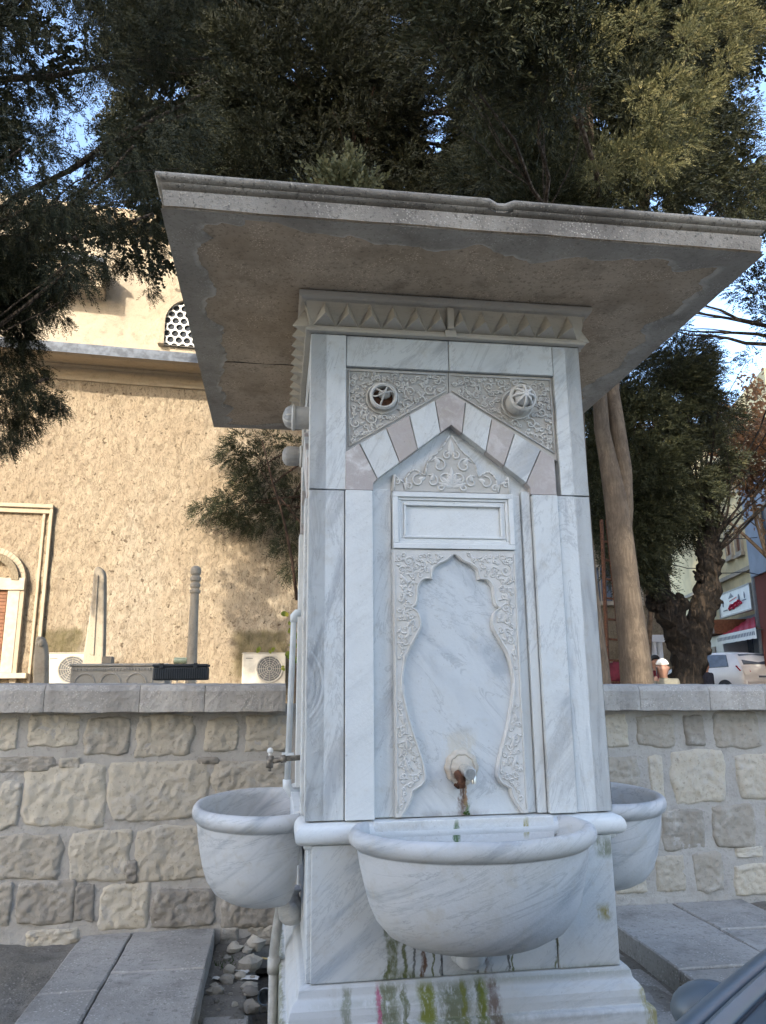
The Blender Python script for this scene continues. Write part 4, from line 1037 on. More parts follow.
# yellow-green creeper near the second air conditioner
vc=atY(293,655,5.8); t=root('creeper_plant','sparse plant with yellow green leaves beside the second air conditioner','plant',(vc.x,vc.y,.8))
m=MB(); m.tube([(vc.x+.05,vc.y,.8),(vc.x+.03,vc.y,1.5),(vc.x,vc.y,1.95),(vc.x-.03,vc.y,2.2)],[.012,.01,.007,.004],6); m.build('stem',M_twig,t)
m=MB()
for (x,y,s) in ((290,632,.07),(294,645,.09),(288,655,.08),(272,650,.05),(285,615,.07),(295,660,.07),(292,672,.06),(297,636,.07),(283,668,.04),(290,622,.05),(259,650,.05)):
    for _ in range(3):
        c=atY(x+random.uniform(-2,2),y+random.uniform(-2,2),5.7+random.uniform(-.1,.1)); a=random.uniform(0,6.28); d=Vector((cos(a),.3,sin(a))); e=Vector((-sin(a),.2,cos(a)))
        m.add([c-d*s*.5,c-d*s*.15+e*s*.35,c+d*s*.25+e*s*.28,c+d*s*.55,c+d*s*.25-e*s*.28,c-d*s*.15-e*s*.35],[(0,1,2,3,4,5)])
m.build('leaves',M_leafy,t)
# ------------------------------------------------------------------ mosque
A5=radians(5); MO=Vector((0,11,0)); MX=Vector((cos(A5),sin(A5),0)); MN=Vector((sin(A5),-cos(A5),0))
def mq(px,py,off=0.):
    P=onplane(px,py,MO+MN*off,MN); return ((P-MO).dot(MX),P.z)
def mw(u,off,z): return tuple(MO+MX*u+MN*off+Vector((0,0,z)))
MM=Matrix((MX,-MN,(0,0,1))).transposed().to_4x4(); MM.translation=MO   # local (u, -off, z)
mos=root('mosque','old mosque with rough sunlit ochre walls and lead edged cornice behind the wall','mosque',mw(-5,0,.8))
zc=mq(100,383,0)[1]; zl=mq(0,345,.35)[1]
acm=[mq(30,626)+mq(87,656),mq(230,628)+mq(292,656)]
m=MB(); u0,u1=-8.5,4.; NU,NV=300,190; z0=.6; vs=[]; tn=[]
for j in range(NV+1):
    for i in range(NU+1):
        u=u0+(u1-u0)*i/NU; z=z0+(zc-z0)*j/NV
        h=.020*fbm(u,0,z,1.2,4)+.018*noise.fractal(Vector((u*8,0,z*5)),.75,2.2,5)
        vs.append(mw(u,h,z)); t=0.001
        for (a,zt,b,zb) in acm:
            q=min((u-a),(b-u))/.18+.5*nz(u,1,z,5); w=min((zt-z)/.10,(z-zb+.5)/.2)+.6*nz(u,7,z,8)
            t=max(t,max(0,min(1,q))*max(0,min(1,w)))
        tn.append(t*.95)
m.v=vs; m.t=tn; m.f=[(j*(NU+1)+i,j*(NU+1)+i+1,(j+1)*(NU+1)+i+1,(j+1)*(NU+1)+i) for j in range(NV) for i in range(NU)]; m.mi=[0]*len(m.f)
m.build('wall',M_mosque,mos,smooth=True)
m=MB(); m.box(-16,u0,-.0,12,.5,zc+.1,.3); m.box(u0,4,.12,12,.5,zc+.1,.3); m.xf(MM); m.build('wall_body',M_mosque,mos)
def mprof(name,prof,mat,ua=-16,ub=4.1,n=1,bev=0):
    # prof of (off,z) extruded along the wall
    m=MB(); vs=[]; N=60
    for i in range(N+1):
        u=ua+(ub-ua)*i/N
        for (o,z) in prof: vs.append(mw(u,o+.004*nz(u,o,z,3),z+.008*nz(u,5,z,1.5)))
    K=len(prof); m.add(vs,[(i*K+k,i*K+k+1,(i+1)*K+k+1,(i+1)*K+k) for i in range(N) for k in range(K-1)],.5)
    return m.build(name,mat,mos,bevel=bev)
zs=mq(100,380,0)[1]; z2=mq(100,366,.16)[1]; z3=mq(100,355,.7)[1]; z4=mq(100,350,.76)[1]; z5=mq(100,345,.78)[1]
mprof('cornice',[(0,zs-.06),(.045,zs-.05),(.05,zs),(.015,zs+.01),(.05,z2-.02),(.12,z2),(.12,z2+.025),(.16,z2+.03),(.30,(z2+z3)/2),(.62,z3-.03),(.70,z3)],M_ashlar)
mprof('lead_flashing',[(.70,z3),(.75,z3-.02),(.765,z4),(.77,z5),(.72,z5+.01),(-.2,z5+.05),(-1.3,z5+.10)],M_lead)
# drum behind
D0=-1.0
def md(px,py): return mq(px,py,D0)
m=MB(); vs=[]; NU,NV=170,60; zt=md(60,222)[1]
for j in range(NV+1):
    for i in range(NU+1):
        u=-7.+11*i/NU; z=z5+(zt-z5)*j/NV; vs.append(mw(u,D0+.03*fbm(u,2,z,1.3)+.012*nz(u,0,z,6),z))
m.add(vs,[(j*(NU+1)+i,j*(NU+1)+i+1,(j+1)*(NU+1)+i+1,(j+1)*(NU+1)+i) for j in range(NV) for i in range(NU)],.4)
m.build('drum_wall',M_drum,mos,smooth=True)
m=MB(); m.box(-7,4,1.1,11,z5-.2,zt-.05,.3); m.xf(MM); m.build('drum_body',M_drum,mos)
# arched drum window with round-holed grille
ua,zb=md(163,346); ub=ua+1.12; _,zt_=md(185,301); cu=(ua+ub)/2; R=(ub-ua)/2; zs_=zt_-R
def archpoly(r,zb,zs,cu,n=24): return [(cu-r,zb)]+[(cu-r*cos(pi*i/n),zs+r*sin(pi*i/n)) for i in range(n+1)]+[(cu+r,zb)]
def ringm(m,r0,r1,y0,y1,zb,zs,cu,n=24):
    a=archpoly(r0,zb,zs,cu,n); b=archpoly(r1,zb,zs,cu,n)
    for i in range(len(a)-1):
        q=[a[i],a[i+1],b[i+1],b[i]]; v=[(x,y0,z) for x,z in q]+[(x,y1,z) for x,z in q]
        m.add(v,[(0,1,2,3),(7,6,5,4),(0,4,5,1),(1,5,6,2),(2,6,7,3),(3,7,4,0)],.4)
m=MB(); ringm(m,R-.02,R+.10,-D0-.14,-D0+.02,zb,zs_,cu); m.xf(MM); wn=m.build('window',M_drum,mos)
m=MB(); m.prism(archpoly(R-.02,zb,zs_,cu),-D0-.045,-D0-.02); m.xf(MM); m.build('pane',M_dark,wn)
m=MB()  # grille plate with holes, built as hexagonal cells
pl=archpoly(R-.02,zb,zs_,cu); hr=.068; st_=.165
rowh=st_*.866; j=0; z=zb-.02
while z<zt_+.1:
    u=cu-R-.1+(st_/2 if j%2 else 0)
    while u<cu+R+.1:
        hexo=[(u+st_/sqrt(3)*cos(pi/6+pi/3*k),z+st_/sqrt(3)*sin(pi/6+pi/3*k)) for k in range(6)]
        if all(inpoly(a,b,archpoly(R+.06,zb-.12,zs_,cu)) for a,b in [(u,z)]) and inpoly(u,z,archpoly(R+.02,zb-.06,zs_,cu)):
            o=[];i_=[]
            for k in range(12):
                a=pi/6+pi/6*k; ro=st_/2/cos((a-pi/6)%(pi/3)-pi/6) if False else st_/2/cos(((a)%(pi/3))-pi/6 if True else 0)
                a2=a; ro=st_/2/cos(((a2)% (pi/3)) - 0) if False else None
            n_=24
            for k in range(n_):
                a=2*pi*k/n_; ph=(a%(pi/3))-pi/6 if False else ((a+pi/6)%(pi/3))-pi/6
                ro=st_/2/cos(ph); 
                def clampp(x,zz):
                    zz=max(zb,zz); 
                    if zz>zs_:
                        d=sqrt((x-cu)**2+(zz-zs_)**2)
                        if d>R-.018: x=cu+(x-cu)*(R-.018)/d; zz=zs_+(zz-zs_)*(R-.018)/d
                    else: x=max(cu-R+.018,min(cu+R-.018,x))
                    return x,zz
                x,zz=clampp(u+ro*cos(a),z+ro*sin(a)); o.append((x,-D0-.085,zz)); x,zz=clampp(u+hr*cos(a),z+hr*sin(a)); i_.append((x,-D0-.085,zz))
            back=[(x,-D0-.05,zz) for x,_,zz in i_]
            m.add(o+i_+back,[(k,(k+1)%n_,n_+(k+1)%n_,n_+k) for k in range(n_)]+[(n_+k,n_+(k+1)%n_,2*n_+(k+1)%n_,2*n_+k) for k in range(n_)])
        u+=st_
    z+=rowh; j+=1
m.xf(MM); m.build('grille',M_grille,wn)
# small lead capped buttress at the left of the drum
ua,zb_=md(60,296); ub,zt2=md(107,279)
m=MB(); m.box(ua-1.6,ub,-D0-.55,-D0+.1,zb_,zt2,.2); m.xf(MM); bt=m.build('buttress',M_ashlar,mos,bevel=.02)
m=MB(); m.prism([(ua-1.7,zt2+.002),(ub+.06,zt2+.002),(ub+.02,zt2+.10),(ua-1.7,zt2+.22)],-D0-.66,-D0+.1); m.xf(MM); m.build('lead_cap',M_lead,bt)
# dome eave above the drum throws the slanting shade
m=MB(); m.box(-7.2,4.1,-D0-.4,-D0+8,zt,zt+.25,.3); m.xf(MM); m.build('drum_eave',M_ashlar,mos,bevel=.04)
# moulded panel and window at the left
ur,zt3=mq(54,505,.05); ul=ur-4.6
m=MB()
for (w,a,b) in ((0,.0,.10),(.07,.0,.055)):
    pass
m.box(ul,ur,-.10,.03,zt3-.07,zt3,.2); m.box(ul,ur-.05,-.055,.03,zt3-.16,zt3-.072,.2)
m.box(ur-.055,ur,-.085,.03,.8,zt3-.072,.1); m.box(ur-.17,ur-.125,-.045,.03,.8,zt3-.165,.2)
m.xf(MM); m.build('panel_moulding',M_ashlar,mos,bevel=.012)
cu,zs2=mq(-10.6,580,.06); Ro=mq(26.,580,.06)[0]-cu
m=MB(); ringm(m,Ro-.10,Ro,-.10,.03,.9,zs2,cu); m.xf(MM); m.build('arch_moulding',M_ashlar,mos,bevel=.008)
m=MB(); ringm(m,Ro-.22,Ro-.10,-.155,.03,zs2,zs2,cu); m.xf(MM); m.build('arch_ring',M_mosque,mos)
zl0,zl1=mq(10,590,.1)[1],mq(10,578,.1)[1]; zw=mq(10,673,.1)[1]; jr=mq(16,630,.1)[0]; jl=mq(4,630,.1)[0]
wf=MB(); wf.box(cu-(mq(25,584,.1)[0]-cu),mq(25,584,.1)[0],-.14,.03,zl0,zl1,.0); wf.xf(MM); wi=wf.build('window',M_winframe,mos,bevel=.006)
m=MB(); m.box(jl,jr,-.11,.03,zw,zl0-.002); m.xf(MM); m.build('frame',M_winframe,wi,bevel=.006)
m=MB(); m.box(2*cu-jr,2*cu-jl,-.11,.03,zw,zl0-.002); m.xf(MM); m.build('frame',M_winframe,wi,bevel=.006)
m=MB(); m.box(2*cu-jr-.2,jr+.25,-.22,.03,zw-.09,zw-.002); m.xf(MM); m.build('sill',M_winframe,wi,bevel=.01)
m=MB(); m.box(2*cu-jl,jl,-.052,.03,zw,zl0-.002)
z=zw+.05
while z<zl0-.06: m.box(2*cu-jl+.04,jl-.02,-.068,-.052,z,z+.045); z+=.06
m.xf(MM); m.build('shutter',M_woodbrown,wi)

# ------------------------------------------------------------------ air conditioners
def aircon(u0,u1,zt,label):
    w=u1-u0; h=.56; d=.28
    c=Vector(mw((u0+u1)/2,.3,zt-h)); t=root('air_conditioner',label,'air conditioner',c,'outdoor units by the mosque wall')
    def B(m): return m.xf(MM)
    m=MB(); m.box(u0,u1,-.42,-.16,zt-h,zt); B(m); m.build('casing',M_accream,t,bevel=.015)
    m=MB(); m.box(u0-.01,u1+.01,-.43,-.15,zt+.001,zt+.015); B(m); m.build('lid',M_accream,t,bevel=.004)
    cu=u0+w*.62; cz=zt-h*.47; r=h*.40
    m=MB(); m.lathe([(0,.0),(r,.0),(r,.006),(0,.006)],40,Matrix.Translation((cu,-.421,cz))@Matrix.Rotation(pi/2,4,'X')); B(m); f=m.build('fan_opening',M_acdark,t)
    m=MB()
    for k in range(1,7): m.tube([(cu+r*k/6.3*cos(a),-.434,cz+r*k/6.3*sin(a)) for a in [i*2*pi/30 for i in range(31)]],.0035,4,cap=False)
    for k in range(12): m.tube([(cu+.03*cos(k*pi/6),-.436,cz+.03*sin(k*pi/6)),(cu+r*cos(k*pi/6),-.436,cz+r*sin(k*pi/6))],.0035,4)
    m.tube([(cu+r*1.02*cos(a),-.428,cz+r*1.02*sin(a)) for a in [i*2*pi/40 for i in range(41)]],.012,6,cap=False)
    B(m); m.build('guard',M_accream,f)
    m=MB()
    m.box(u0+.05,u0+.17,-.4225,-.42,zt-.088,zt-.076)
    B(m); m.build('badge',M_acdark,t)
    for k in (.15,.8): 
        m=MB(); m.box(u0+w*k,u0+w*k+.05,-.42,.02,zt-h-.04,zt-h-.002); B(m); m.build('wall_bracket',M_steel,t)
a=mq(243,653.5,.42); b=mq(286,655,.42); aircon(a[0],b[0],a[1],'cream outdoor unit with round fan guard, right one beside the yellow green leaves')
a=mq(47,653.5,.42); b=mq(90,653,.42); aircon(a[0],b[0],a[1],'cream outdoor unit half hidden behind the small and the tall tombstone')

# ------------------------------------------------------------------ graves
def pp(lst,Y): return [(lambda P:(P.x,P.z))(atY(x,y,Y)) for x,y in lst]
Yt=6.3
o=root('tombstone','tall tapering pale tombstone with a hooked rounded top','tombstone',atY(95,690,Yt).to_tuple()[:2]+(.8,))
m=MB(); m.prism(pp([(83,668),(104,668),(105,640),(105.5,600),(105.5,576),(104,570),(100,567),(96,568),(95,572),(93.5,590),(90,620),(85.5,650)],Yt),Yt-.07,Yt+.09); 
m.build('slab',M_tomb,o,bevel=.018)
m=MB(); m.prism(pp([(97.2,575),(98.5,575),(94,655),(92,655)],Yt-.07),Yt-.085,Yt-.06); m.build('edge_fillet',M_tomb,o,bevel=.004)
m=MB(); c=atY(94,670,Yt); m.box(c.x-.2,c.x+.2,Yt-.16,Yt+.16,.7,atY(94,664,Yt).z); m.build('base',M_tomb,o,bevel=.015)
c=atY(191.5,664,Yt+.3); zt_=atY(191.5,566,Yt+.3).z; Yc=Yt+.3
o=root('grave_post','slender round grave post with ringed top beside the black box','grave post',(c.x,Yc,.8))
m=MB(); H=zt_-c.z; pr=[(.068,-.9),(.066,0),(.058,H*.35),(.052,H*.70)]
for (r,k) in ((.052,.71),(.066,.72),(.068,.745),(.05,.755),(.05,.77),(.064,.78),(.066,.81),(.05,.82),(.05,.835),(.066,.845),(.07,.88),(.052,.89),(.05,.905),(.064,.915),(.068,.95),(.06,.98),(.03,1.0),(0,1.0)): pr.append((r,H*k))
m.lathe(pr,20,Matrix.Translation((c.x,Yc,c.z))); m.build('shaft',M_tomb,o,smooth=True,flat_ang=40)
c=atY(40.5,690,5.3); o=root('tombstone','small narrow weathered tombstone with a rounded hood, left of the air conditioner','tombstone',(c.x,5.3,.8))
m=MB(); m.prism(pp([(33.5,720),(47,720),(47.3,655),(46,644),(43.5,638),(40,636),(37.5,638),(36.5,645),(35,655)],5.3),5.24,5.38); m.build('slab',M_tomb,o,bevel=.02)
m=MB(); c1=atY(40.5,643,5.2); m.sph((c1.x,5.23,c1.z),.035,10,(1.,.6,1.2)); m.build('boss',M_tomb,o,smooth=True)
Ys=5.4; a=atY(71,665,Ys); b=atY(166,664,Ys)
o=root('carved_grave_slab','long grey carved grave slab lying behind the left coping','grave slab',((a.x+b.x)/2,Ys,.8))
m=MB(); m.box(a.x,b.x,Ys,Ys+.5,.75,a.z-.02,.2); m.box(a.x-.02,b.x+.02,Ys-.015,Ys+.52,a.z-.018,a.z+.012,.2); m.build('slab',M_sarc,o,bevel=.012)
m=MB()
for k in range(5):
    x=a.x+.15+k*.26; m.tube([(x+.10*cos(t),Ys-.002,a.z-.19+.10*sin(t)) for t in lin(0,pi,12)],.010,6,tone=.2)
for k in range(30): m.box(a.x+.02+k*(b.x-a.x-.04)/30,a.x+.02+(k+.6)*(b.x-a.x-.04)/30,Ys-.012,Ys,a.z-.06,a.z-.035,.2)
m.build('relief_band',M_sarc,o)
c=atY(107.5,662,Ys+.1); m=MB(); m.box(c.x-.05,c.x+.05,Ys+.05,Ys+.2,a.z+.014,a.z+.014+.075,.5); tag(m.build('brick',M_tomb,None,bevel=.006),'small reddish brown block lying on the carved grave slab','brick')
# black ribbed box on the coping
a=atY(152,681,2.62); b=atY(206.5,681,2.62); zt_=atY(180,664,2.62).z; zb=1.533
o=root('black_box','black ribbed plastic box resting on the left wall coping','box',((a.x+b.x)/2,2.72,zb))
m=MB(); m.box(a.x,b.x,2.62,2.82,zb,zt_-.02); m.build('box_body',M_black,o,bevel=.01)
m=MB(); m.box(a.x-.004,b.x+.004,2.612,2.828,zt_-.019,zt_); m.build('lid',M_black,o,bevel=.006)
m=MB()
for k in range(22): x=a.x+.025+k*(b.x-a.x-.05)/21; m.box(x-.003,x+.003,2.613,2.62,zb+.012,zt_-.03)
m.build('ribs',plain('black_plastic_ribs',(.045,.055,.065),.4),o)
for x in (a.x+.06,b.x-.08):
    m=MB(); m.box(x-.014,x+.014,2.606,2.625,zt_-.03,zt_+.006); m.build('latch',M_black,o,bevel=.002)
c=atY(180,661,2.7); m=MB(); Mx=Matrix.Translation((c.x,2.72,zt_+.026))@Matrix.Rotation(pi/2,4,'Y'); m.lathe([(0,-.045),(.022,-.045),(.024,-.02),(.021,.0),(.024,.02),(.022,.045),(0,.045)],16,Mx); tag(m.build('small_jar',plain('pale_green_glass',(.38,.42,.28),.3),None,smooth=True,flat_ang=50),'pale green small jar lying on the black box','jar')

# ------------------------------------------------------------------ ladder, side stem
YL=6.4; o=root('ladder','rusty iron ladder leaning behind the smooth pale trunk','ladder',atY(615,683,YL).to_tuple()[:2]+(.8,))
l1=[(601.5,520),(604,555),(608.5,683)];l2=[(607,520),(611,555),(624,683)]
for L_ in (l1,l2):
    m=MB(); a=atY(*L_[0],YL+.25);b=atY(*L_[-1],YL); d=(b-a); b2=b+d*(.8/3); b2=a+d*((a.z-.8)/(-d.z)); m.tube([a,b2],.028,4); m.build('rail',M_rusty,o)
for i,y in enumerate((541,560,579,598,619,639,660,682)):
    t=(y-520)/163; Yr=YL+.25*(1-t); xa=601.5+(608.5-601.5)*t; xb=607+(624-607)*t
    m=MB(); m.tube([atY(xa,y,Yr),atY(xb,y+1,Yr)],.016,6); m.build('rung',M_rusty,o)
m=MB(); m.tube([pt(602,760,5.6),pt(601,683,5.6),pt(596,640,5.6),pt(590,590,5.6),pt(585,540,5.6),pt(580,470,5.7),pt(575,350,5.8),pt(560,150,5.9)],[.13,.12,.11,.10,.095,.09,.08,.05],14,tone=.4)
st2=m.build('side_trunk',M_barkg,t2,smooth=True)
c=atY(617,670,7.2); m=MB(); m.sph((c.x,7.2,c.z-.05),.17,14,(.9,.7,1.1),.7); m.sph((c.x+.1,7.25,c.z-.2),.2,14,(1,.7,1),.7); tag(m.build('cloth_bundle',M_darkred,None,smooth=True),'dark maroon bundle behind the ladder foot','bundle')

# ------------------------------------------------------------------ buildings
def bbox_house(name,label,M,w,d,h,mat,rows,cols,ww=1.1,wh=1.4,zfirst=1.2,fl=3.0,group=None,roof=None,door=None,flat=.25,cat='house'):
    """front face at local y=0 facing -y, x in 0..w"""
    t=root(name,label,cat,tuple(M@Vector((w/2,d/2,0))),group)
    m=MB(); m.box(0,w,0,d,-.5,h,.4); m.xf(M); m.build('wall',mat,t)
    m=MB(); m.box(-.15,w+.15,-.2,d+.15,h+.002,h+flat,.3); m.xf(M); rf=m.build('roof_edge',M_winframe,t,bevel=.03)
    if roof:
        m=MB(); m.add([(-.3,-.4,h+flat+.002),(w+.3,-.4,h+flat+.002),(w+.3,d+.3,h+flat+.002),(-.3,d+.3,h+flat+.002),(w*.25,d/2,h+flat+roof),(w*.75,d/2,h+flat+roof)],[(0,1,5,4),(1,2,5),(2,3,4,5),(3,0,4),(0,3,2,1)]); m.xf(M); m.build('roof',M_tile,t)
    for r in range(rows):
        for c in range(cols):
            x=(c+.5)*w/cols; z=zfirst+r*fl
            if door is not None and r==0 and c==door:
                m=MB(); m.box(x-.55,x+.55,-.06,.05,.02,2.3); m.xf(M); m.build('door',M_woodbrown,t,bevel=.02); continue
            m=MB(); framep(m,x-ww/2-.09,x+ww/2+.09,z-.09,z+wh+.09,.09,-.07,.02); m.box(x-.025,x+.025,-.04,.01,z,z+wh); m.box(x-ww/2-.15,x+ww/2+.15,-.14,.02,z-.16,z-.092); m.xf(M); wn=m.build('window',M_winframe,t)
            m=MB(); m.box(x-ww/2,x+ww/2,-.012,.02,z,z+wh); m.xf(M); m.build('pane',M_glassd,wn)
    return t
# house and added shade block across the street behind the viewer; they shade the fountain
R180=Matrix.Rotation(pi,4,'Z')
bbox_house('apartment_building','cream apartment house across the street, opposite the fountain',Matrix.Translation((1.5,-9,-.15))@R180,9.0,8,7.85,M_cream,2,4,door=2,cat='building')
bbox_house('shade_block','tall slender block added out of view left of the cream house to shade the crowns',Matrix.Translation((-7.62,-9,-.15))@R180,4.5,3.2,23.,M_cream,7,2,door=0,cat='building')  # unseen block, added and sized to shade the tree crowns
# yellow building down the side street
d17=Vector((sin(radians(17)),cos(radians(17)),0)); n17=Vector((-cos(radians(17)),sin(radians(17)),0)); SP=Vector((18,27,0))
def fq(px,py,off=0.):
    P=onplane(px,py,SP+n17*off,n17); return ((P-SP).dot(d17),P.z)
# local x along -d17 (towards viewer) so that -y faces n17
FM=Matrix((-d17,-n17,(0,0,1))).transposed().to_4x4(); FM.translation=SP
def FX(px,py,off=0.):
    u,z=fq(px,py,off); return (-u,z)
xl=FX(700,640)[0]; xr=FX(800,640)[0]
yb=root('yellow_building','tall pale yellow building with a shop and red awning at street level','building',tuple(FM@Vector(((xl+xr)/2,3,.86))))
m=MB(); ytop=fq(740,396)[1]; m.box(xl-10,xr,0,9,.5,ytop,.3); m.xf(FM); m.build('wall',M_yellow,yb)
for (x0,x1,y0,y1) in ((725.5,731.5,532,561),(735,741.5,528,557),(727,733,470,496),(737,743,465,492),(728,734,420,440),(739,745,412,434)):
    a,zt_=FX(x0,y0);b,_=FX(x1,y0);zb=FX(x0,y1)[1]
    m=MB(); framep(m,a,b,zb,zt_,(b-a)*.12,-.10,.02); m.box(a-.1,b+.1,-.15,.02,zb-.12,zb-.002); m.xf(FM); wn=m.build('window',M_winframe,yb)
    m=MB(); m.box(a+(b-a)*.12,b-(b-a)*.12,-.02,.03,zb+.08,zt_-.08); m.xf(FM); m.build('pane',M_woodbrown,wn)
z_=FX(740,575)[1]; m=MB(); m.box(xl-10,xr-.01,-.12,.01,z_,z_+.15); m.xf(FM); m.build('string_course',M_winframe,yb)
# shopfront
a,zt_=FX(722,626);b,zt2=FX(759,617); zg=.86
m=MB(); m.box(xl-.5,xr-.02,-.10,.01,zg,zt_+.1); m.xf(FM); sh=m.build('shopfront',M_greyb,yb)
for (x0,x1,mm) in ((726,733,M_glassd),(735,740,M_dark),(742,748,M_signw),(750,757,M_glassd)):
    p,q=FX(x0,650)[0],FX(x1,650)[0]; m=MB(); m.box(p,q,-.13,-.09,zg+.1,zt_-.5); m.xf(FM); m.build('shop_window' if mm!=M_dark else 'door',mm,sh)
m=MB(); p,q=FX(737,644)[0],FX(743,644)[0]; m.box(p,q,-.4,-.36,zt_-.9,zt_-.35); m.xf(FM); m.build('hanging_sign',M_red,sh)
# awning
aw=root('shop_awning','dark red sloping shop awning with white valance under the sign board','awning',tuple(FM@Vector(((a+b)/2,-.6,zt_))),None)
oz=FX(717,636,1.1)[1]; p,q=FX(717,636,1.1)[0],FX(756,627,1.1)[0]
m=MB(); m.grid(lambda u,v:(a-.1+(b-a)*u if v<.001 else (a-.1)*(1-v)+p*v+((b-a)*(1-v)+(q-p)*v)*u, -.11-1.0*v, zt_*(1-v)+oz*v-.05*sin(pi*v)+.015*sin(u*40)),30,6); m.xf(FM); m.build('canvas',M_red,aw)
m=MB(); m.grid(lambda u,v:(p+(q-p)*u,-1.115,oz-.32*v-.02*abs(sin(u*24))*v),40,2); m.xf(FM); va=m.build('valance',M_signw,aw)
m=MB()
for k in range(26): x=p+(q-p)*(k+.6)/27; m.box(x,x+(q-p)*.018,-1.122,-1.118,oz-.22,oz-.10)
m.xf(FM); m.build('lettering',M_signd,va)
for x in (p+.05,q-.05): m=MB(); m.tube([(x,-1.1,oz),(x,-.1,oz-.3)],.025,6); m.xf(FM); m.build('arm',M_steel,aw)
# sign board
s0=fq(720,595,.5);s1=fq(751,585,.5);s2=fq(751,608.5,.5);s3=fq(720,619,.5)
x0,x1=-s0[0],-s1[0]; zt_=(s0[1]+s1[1])/2; zb=(s2[1]+s3[1])/2
sb=root('sign_board','white shop sign board with red script above the awning','sign',tuple(FM@Vector(((x0+x1)/2,-.5,zb))))
m=MB(); m.box(x0,x1,-.56,-.46,zb,zt_); m.xf(FM); m.build('board',M_signw,sb,bevel=.01)
m=MB(); framep(m,x0-.04,x1+.04,zb-.04,zt_+.04,.05,-.58,-.45); m.xf(FM); m.build('frame',M_pole,sb)
W=x1-x0;Hh=zt_-zb
m=MB()
sc_=[(.34,.28),(.40,.42),(.45,.40),(.43,.28),(.48,.26),(.53,.44),(.57,.46),(.55,.34),(.60,.33),(.65,.50),(.68,.49),(.66,.38),(.72,.40)]
m.tube([(x0+W*u,-.575,zb+Hh*(v-.02)) for u,v in sc_],.06,6)
m.tube([(x0+W*u,-.575,zb+Hh*v) for u,v in ((.33,.22),(.5,.27),(.74,.36))],.035,6)
for k in range(7): m.box(x0+W*(.36+.035*k),x0+W*(.38+.035*k),-.57,-.56,zb+Hh*(.56+.012*k),zb+Hh*(.61+.012*k))
m.xf(FM); m.build('red_script',M_signr,sb)
m=MB()
for (u,v,s) in ((.13,.58,.09),(.66,.58,.10),(.83,.62,.07)):
    m.sph((x0+W*u,-.565,zb+Hh*v),s*W*.33,8,(1,.1,1.3)); m.sph((x0+W*u,-.565,zb+Hh*(v+.11)),s*W*.16,8,(1,.1,1))
m.prism([(x0+W*.33,zb+Hh*.70),(x0+W*.50,zb+Hh*.73),(x0+W*.42,zb+Hh*.92)],-.57,-.56)
for k in range(5): m.box(x0+W*(.12+.03*k),x0+W*(.14+.03*k),-.57,-.56,zb+Hh*.22,zb+Hh*.27)
for k in range(6): m.box(x0+W*(.76+.02*k),x0+W*(.77+.02*k),-.57,-.56,zb+Hh*.42,zb+Hh*.46)
m.xf(FM); m.build('dark_figures',M_signd,sb)
# lean-to left of the shop
a,zt_=FX(703,626,1.);b,_=FX(721,626,1.)
ln=root('market_kiosk','small flat roofed white kiosk left of the red awning','kiosk',tuple(FM@Vector(((a+b)/2,-1,zg))))
m=MB(); m.box(a,b,-1.,-.14,zg,zt_-.5); m.xf(FM); m.build('wall',M_signw,ln)
m=MB(); m.box(a-.2,b+.2,-1.3,-.14,zt_-.48,zt_+.05); m.xf(FM); m.build('roof',M_woodbrown,ln,bevel=.02)
m=MB(); m.box(a+(b-a)*.35,a+(b-a)*.6,-1.03,-.99,zg,zt_-.9); m.xf(FM); m.build('door',M_accream,ln)
# brick faced building at the far right
FM2=FM.copy(); FM2.translation=SP+n17*.9
x0=-fq(759.5,620,.9)[0]; zk=fq(764,573,.9)[1]
bk=root('brick_building','building with red brick lower storey and grey upper wall at right edge','building',tuple(FM2@Vector((x0+6,4,.86))))
m=MB(); m.box(x0,x0+14,0,9,.5,zk,.4); m.xf(FM2); m.build('brick_storey',M_brick,bk)
ztb=fq(757,478,.9)[1]; m=MB(); m.box(x0-.1,x0+14.1,-.08,9.1,zk+.002,ztb,.4); m.xf(FM2); m.build('upper_wall',M_greyb,bk)
for k in range(3):
    for r in range(1):
        m=MB(); framep(m,x0+1.6+k*3.6,x0+3.+k*3.6,zk+.6,zk+2.,.1,-.16,-.07); m.xf(FM2); wn=m.build('window',M_winframe,bk)
        m=MB(); m.box(x0+1.7+k*3.6,x0+2.9+k*3.6,-.10,-.07,zk+.7,zk+1.9); m.xf(FM2); m.build('pane',M_glassd,wn)
# pink stone building beyond the pollard
a=atY(560,640,24);b=atY(676,640,24)
sbm=Matrix.Translation((a.x,24,.86))
sbb=bbox_house('stone_building','far pinkish stone building seen between the two right tree trunks',sbm,b.x-a.x,8,9.5,M_mosque,2,4,ww=.9,wh=1.3,zfirst=3.6,roof=1.6,cat='building')
m=MB(); c=atY(641,690,23.2); rz=atY(650,642,22.5).z
for px in (641,647,655,661): q=atY(px,660,22.6); m.tube([(q.x,22.6,.86),(q.x,22.6,rz)],.10,10)
m.box(atY(637,650,22.6).x,atY(665,650,22.6).x,22.4,23.9,rz,rz+.25); m.build('porch',M_signw,sbb)
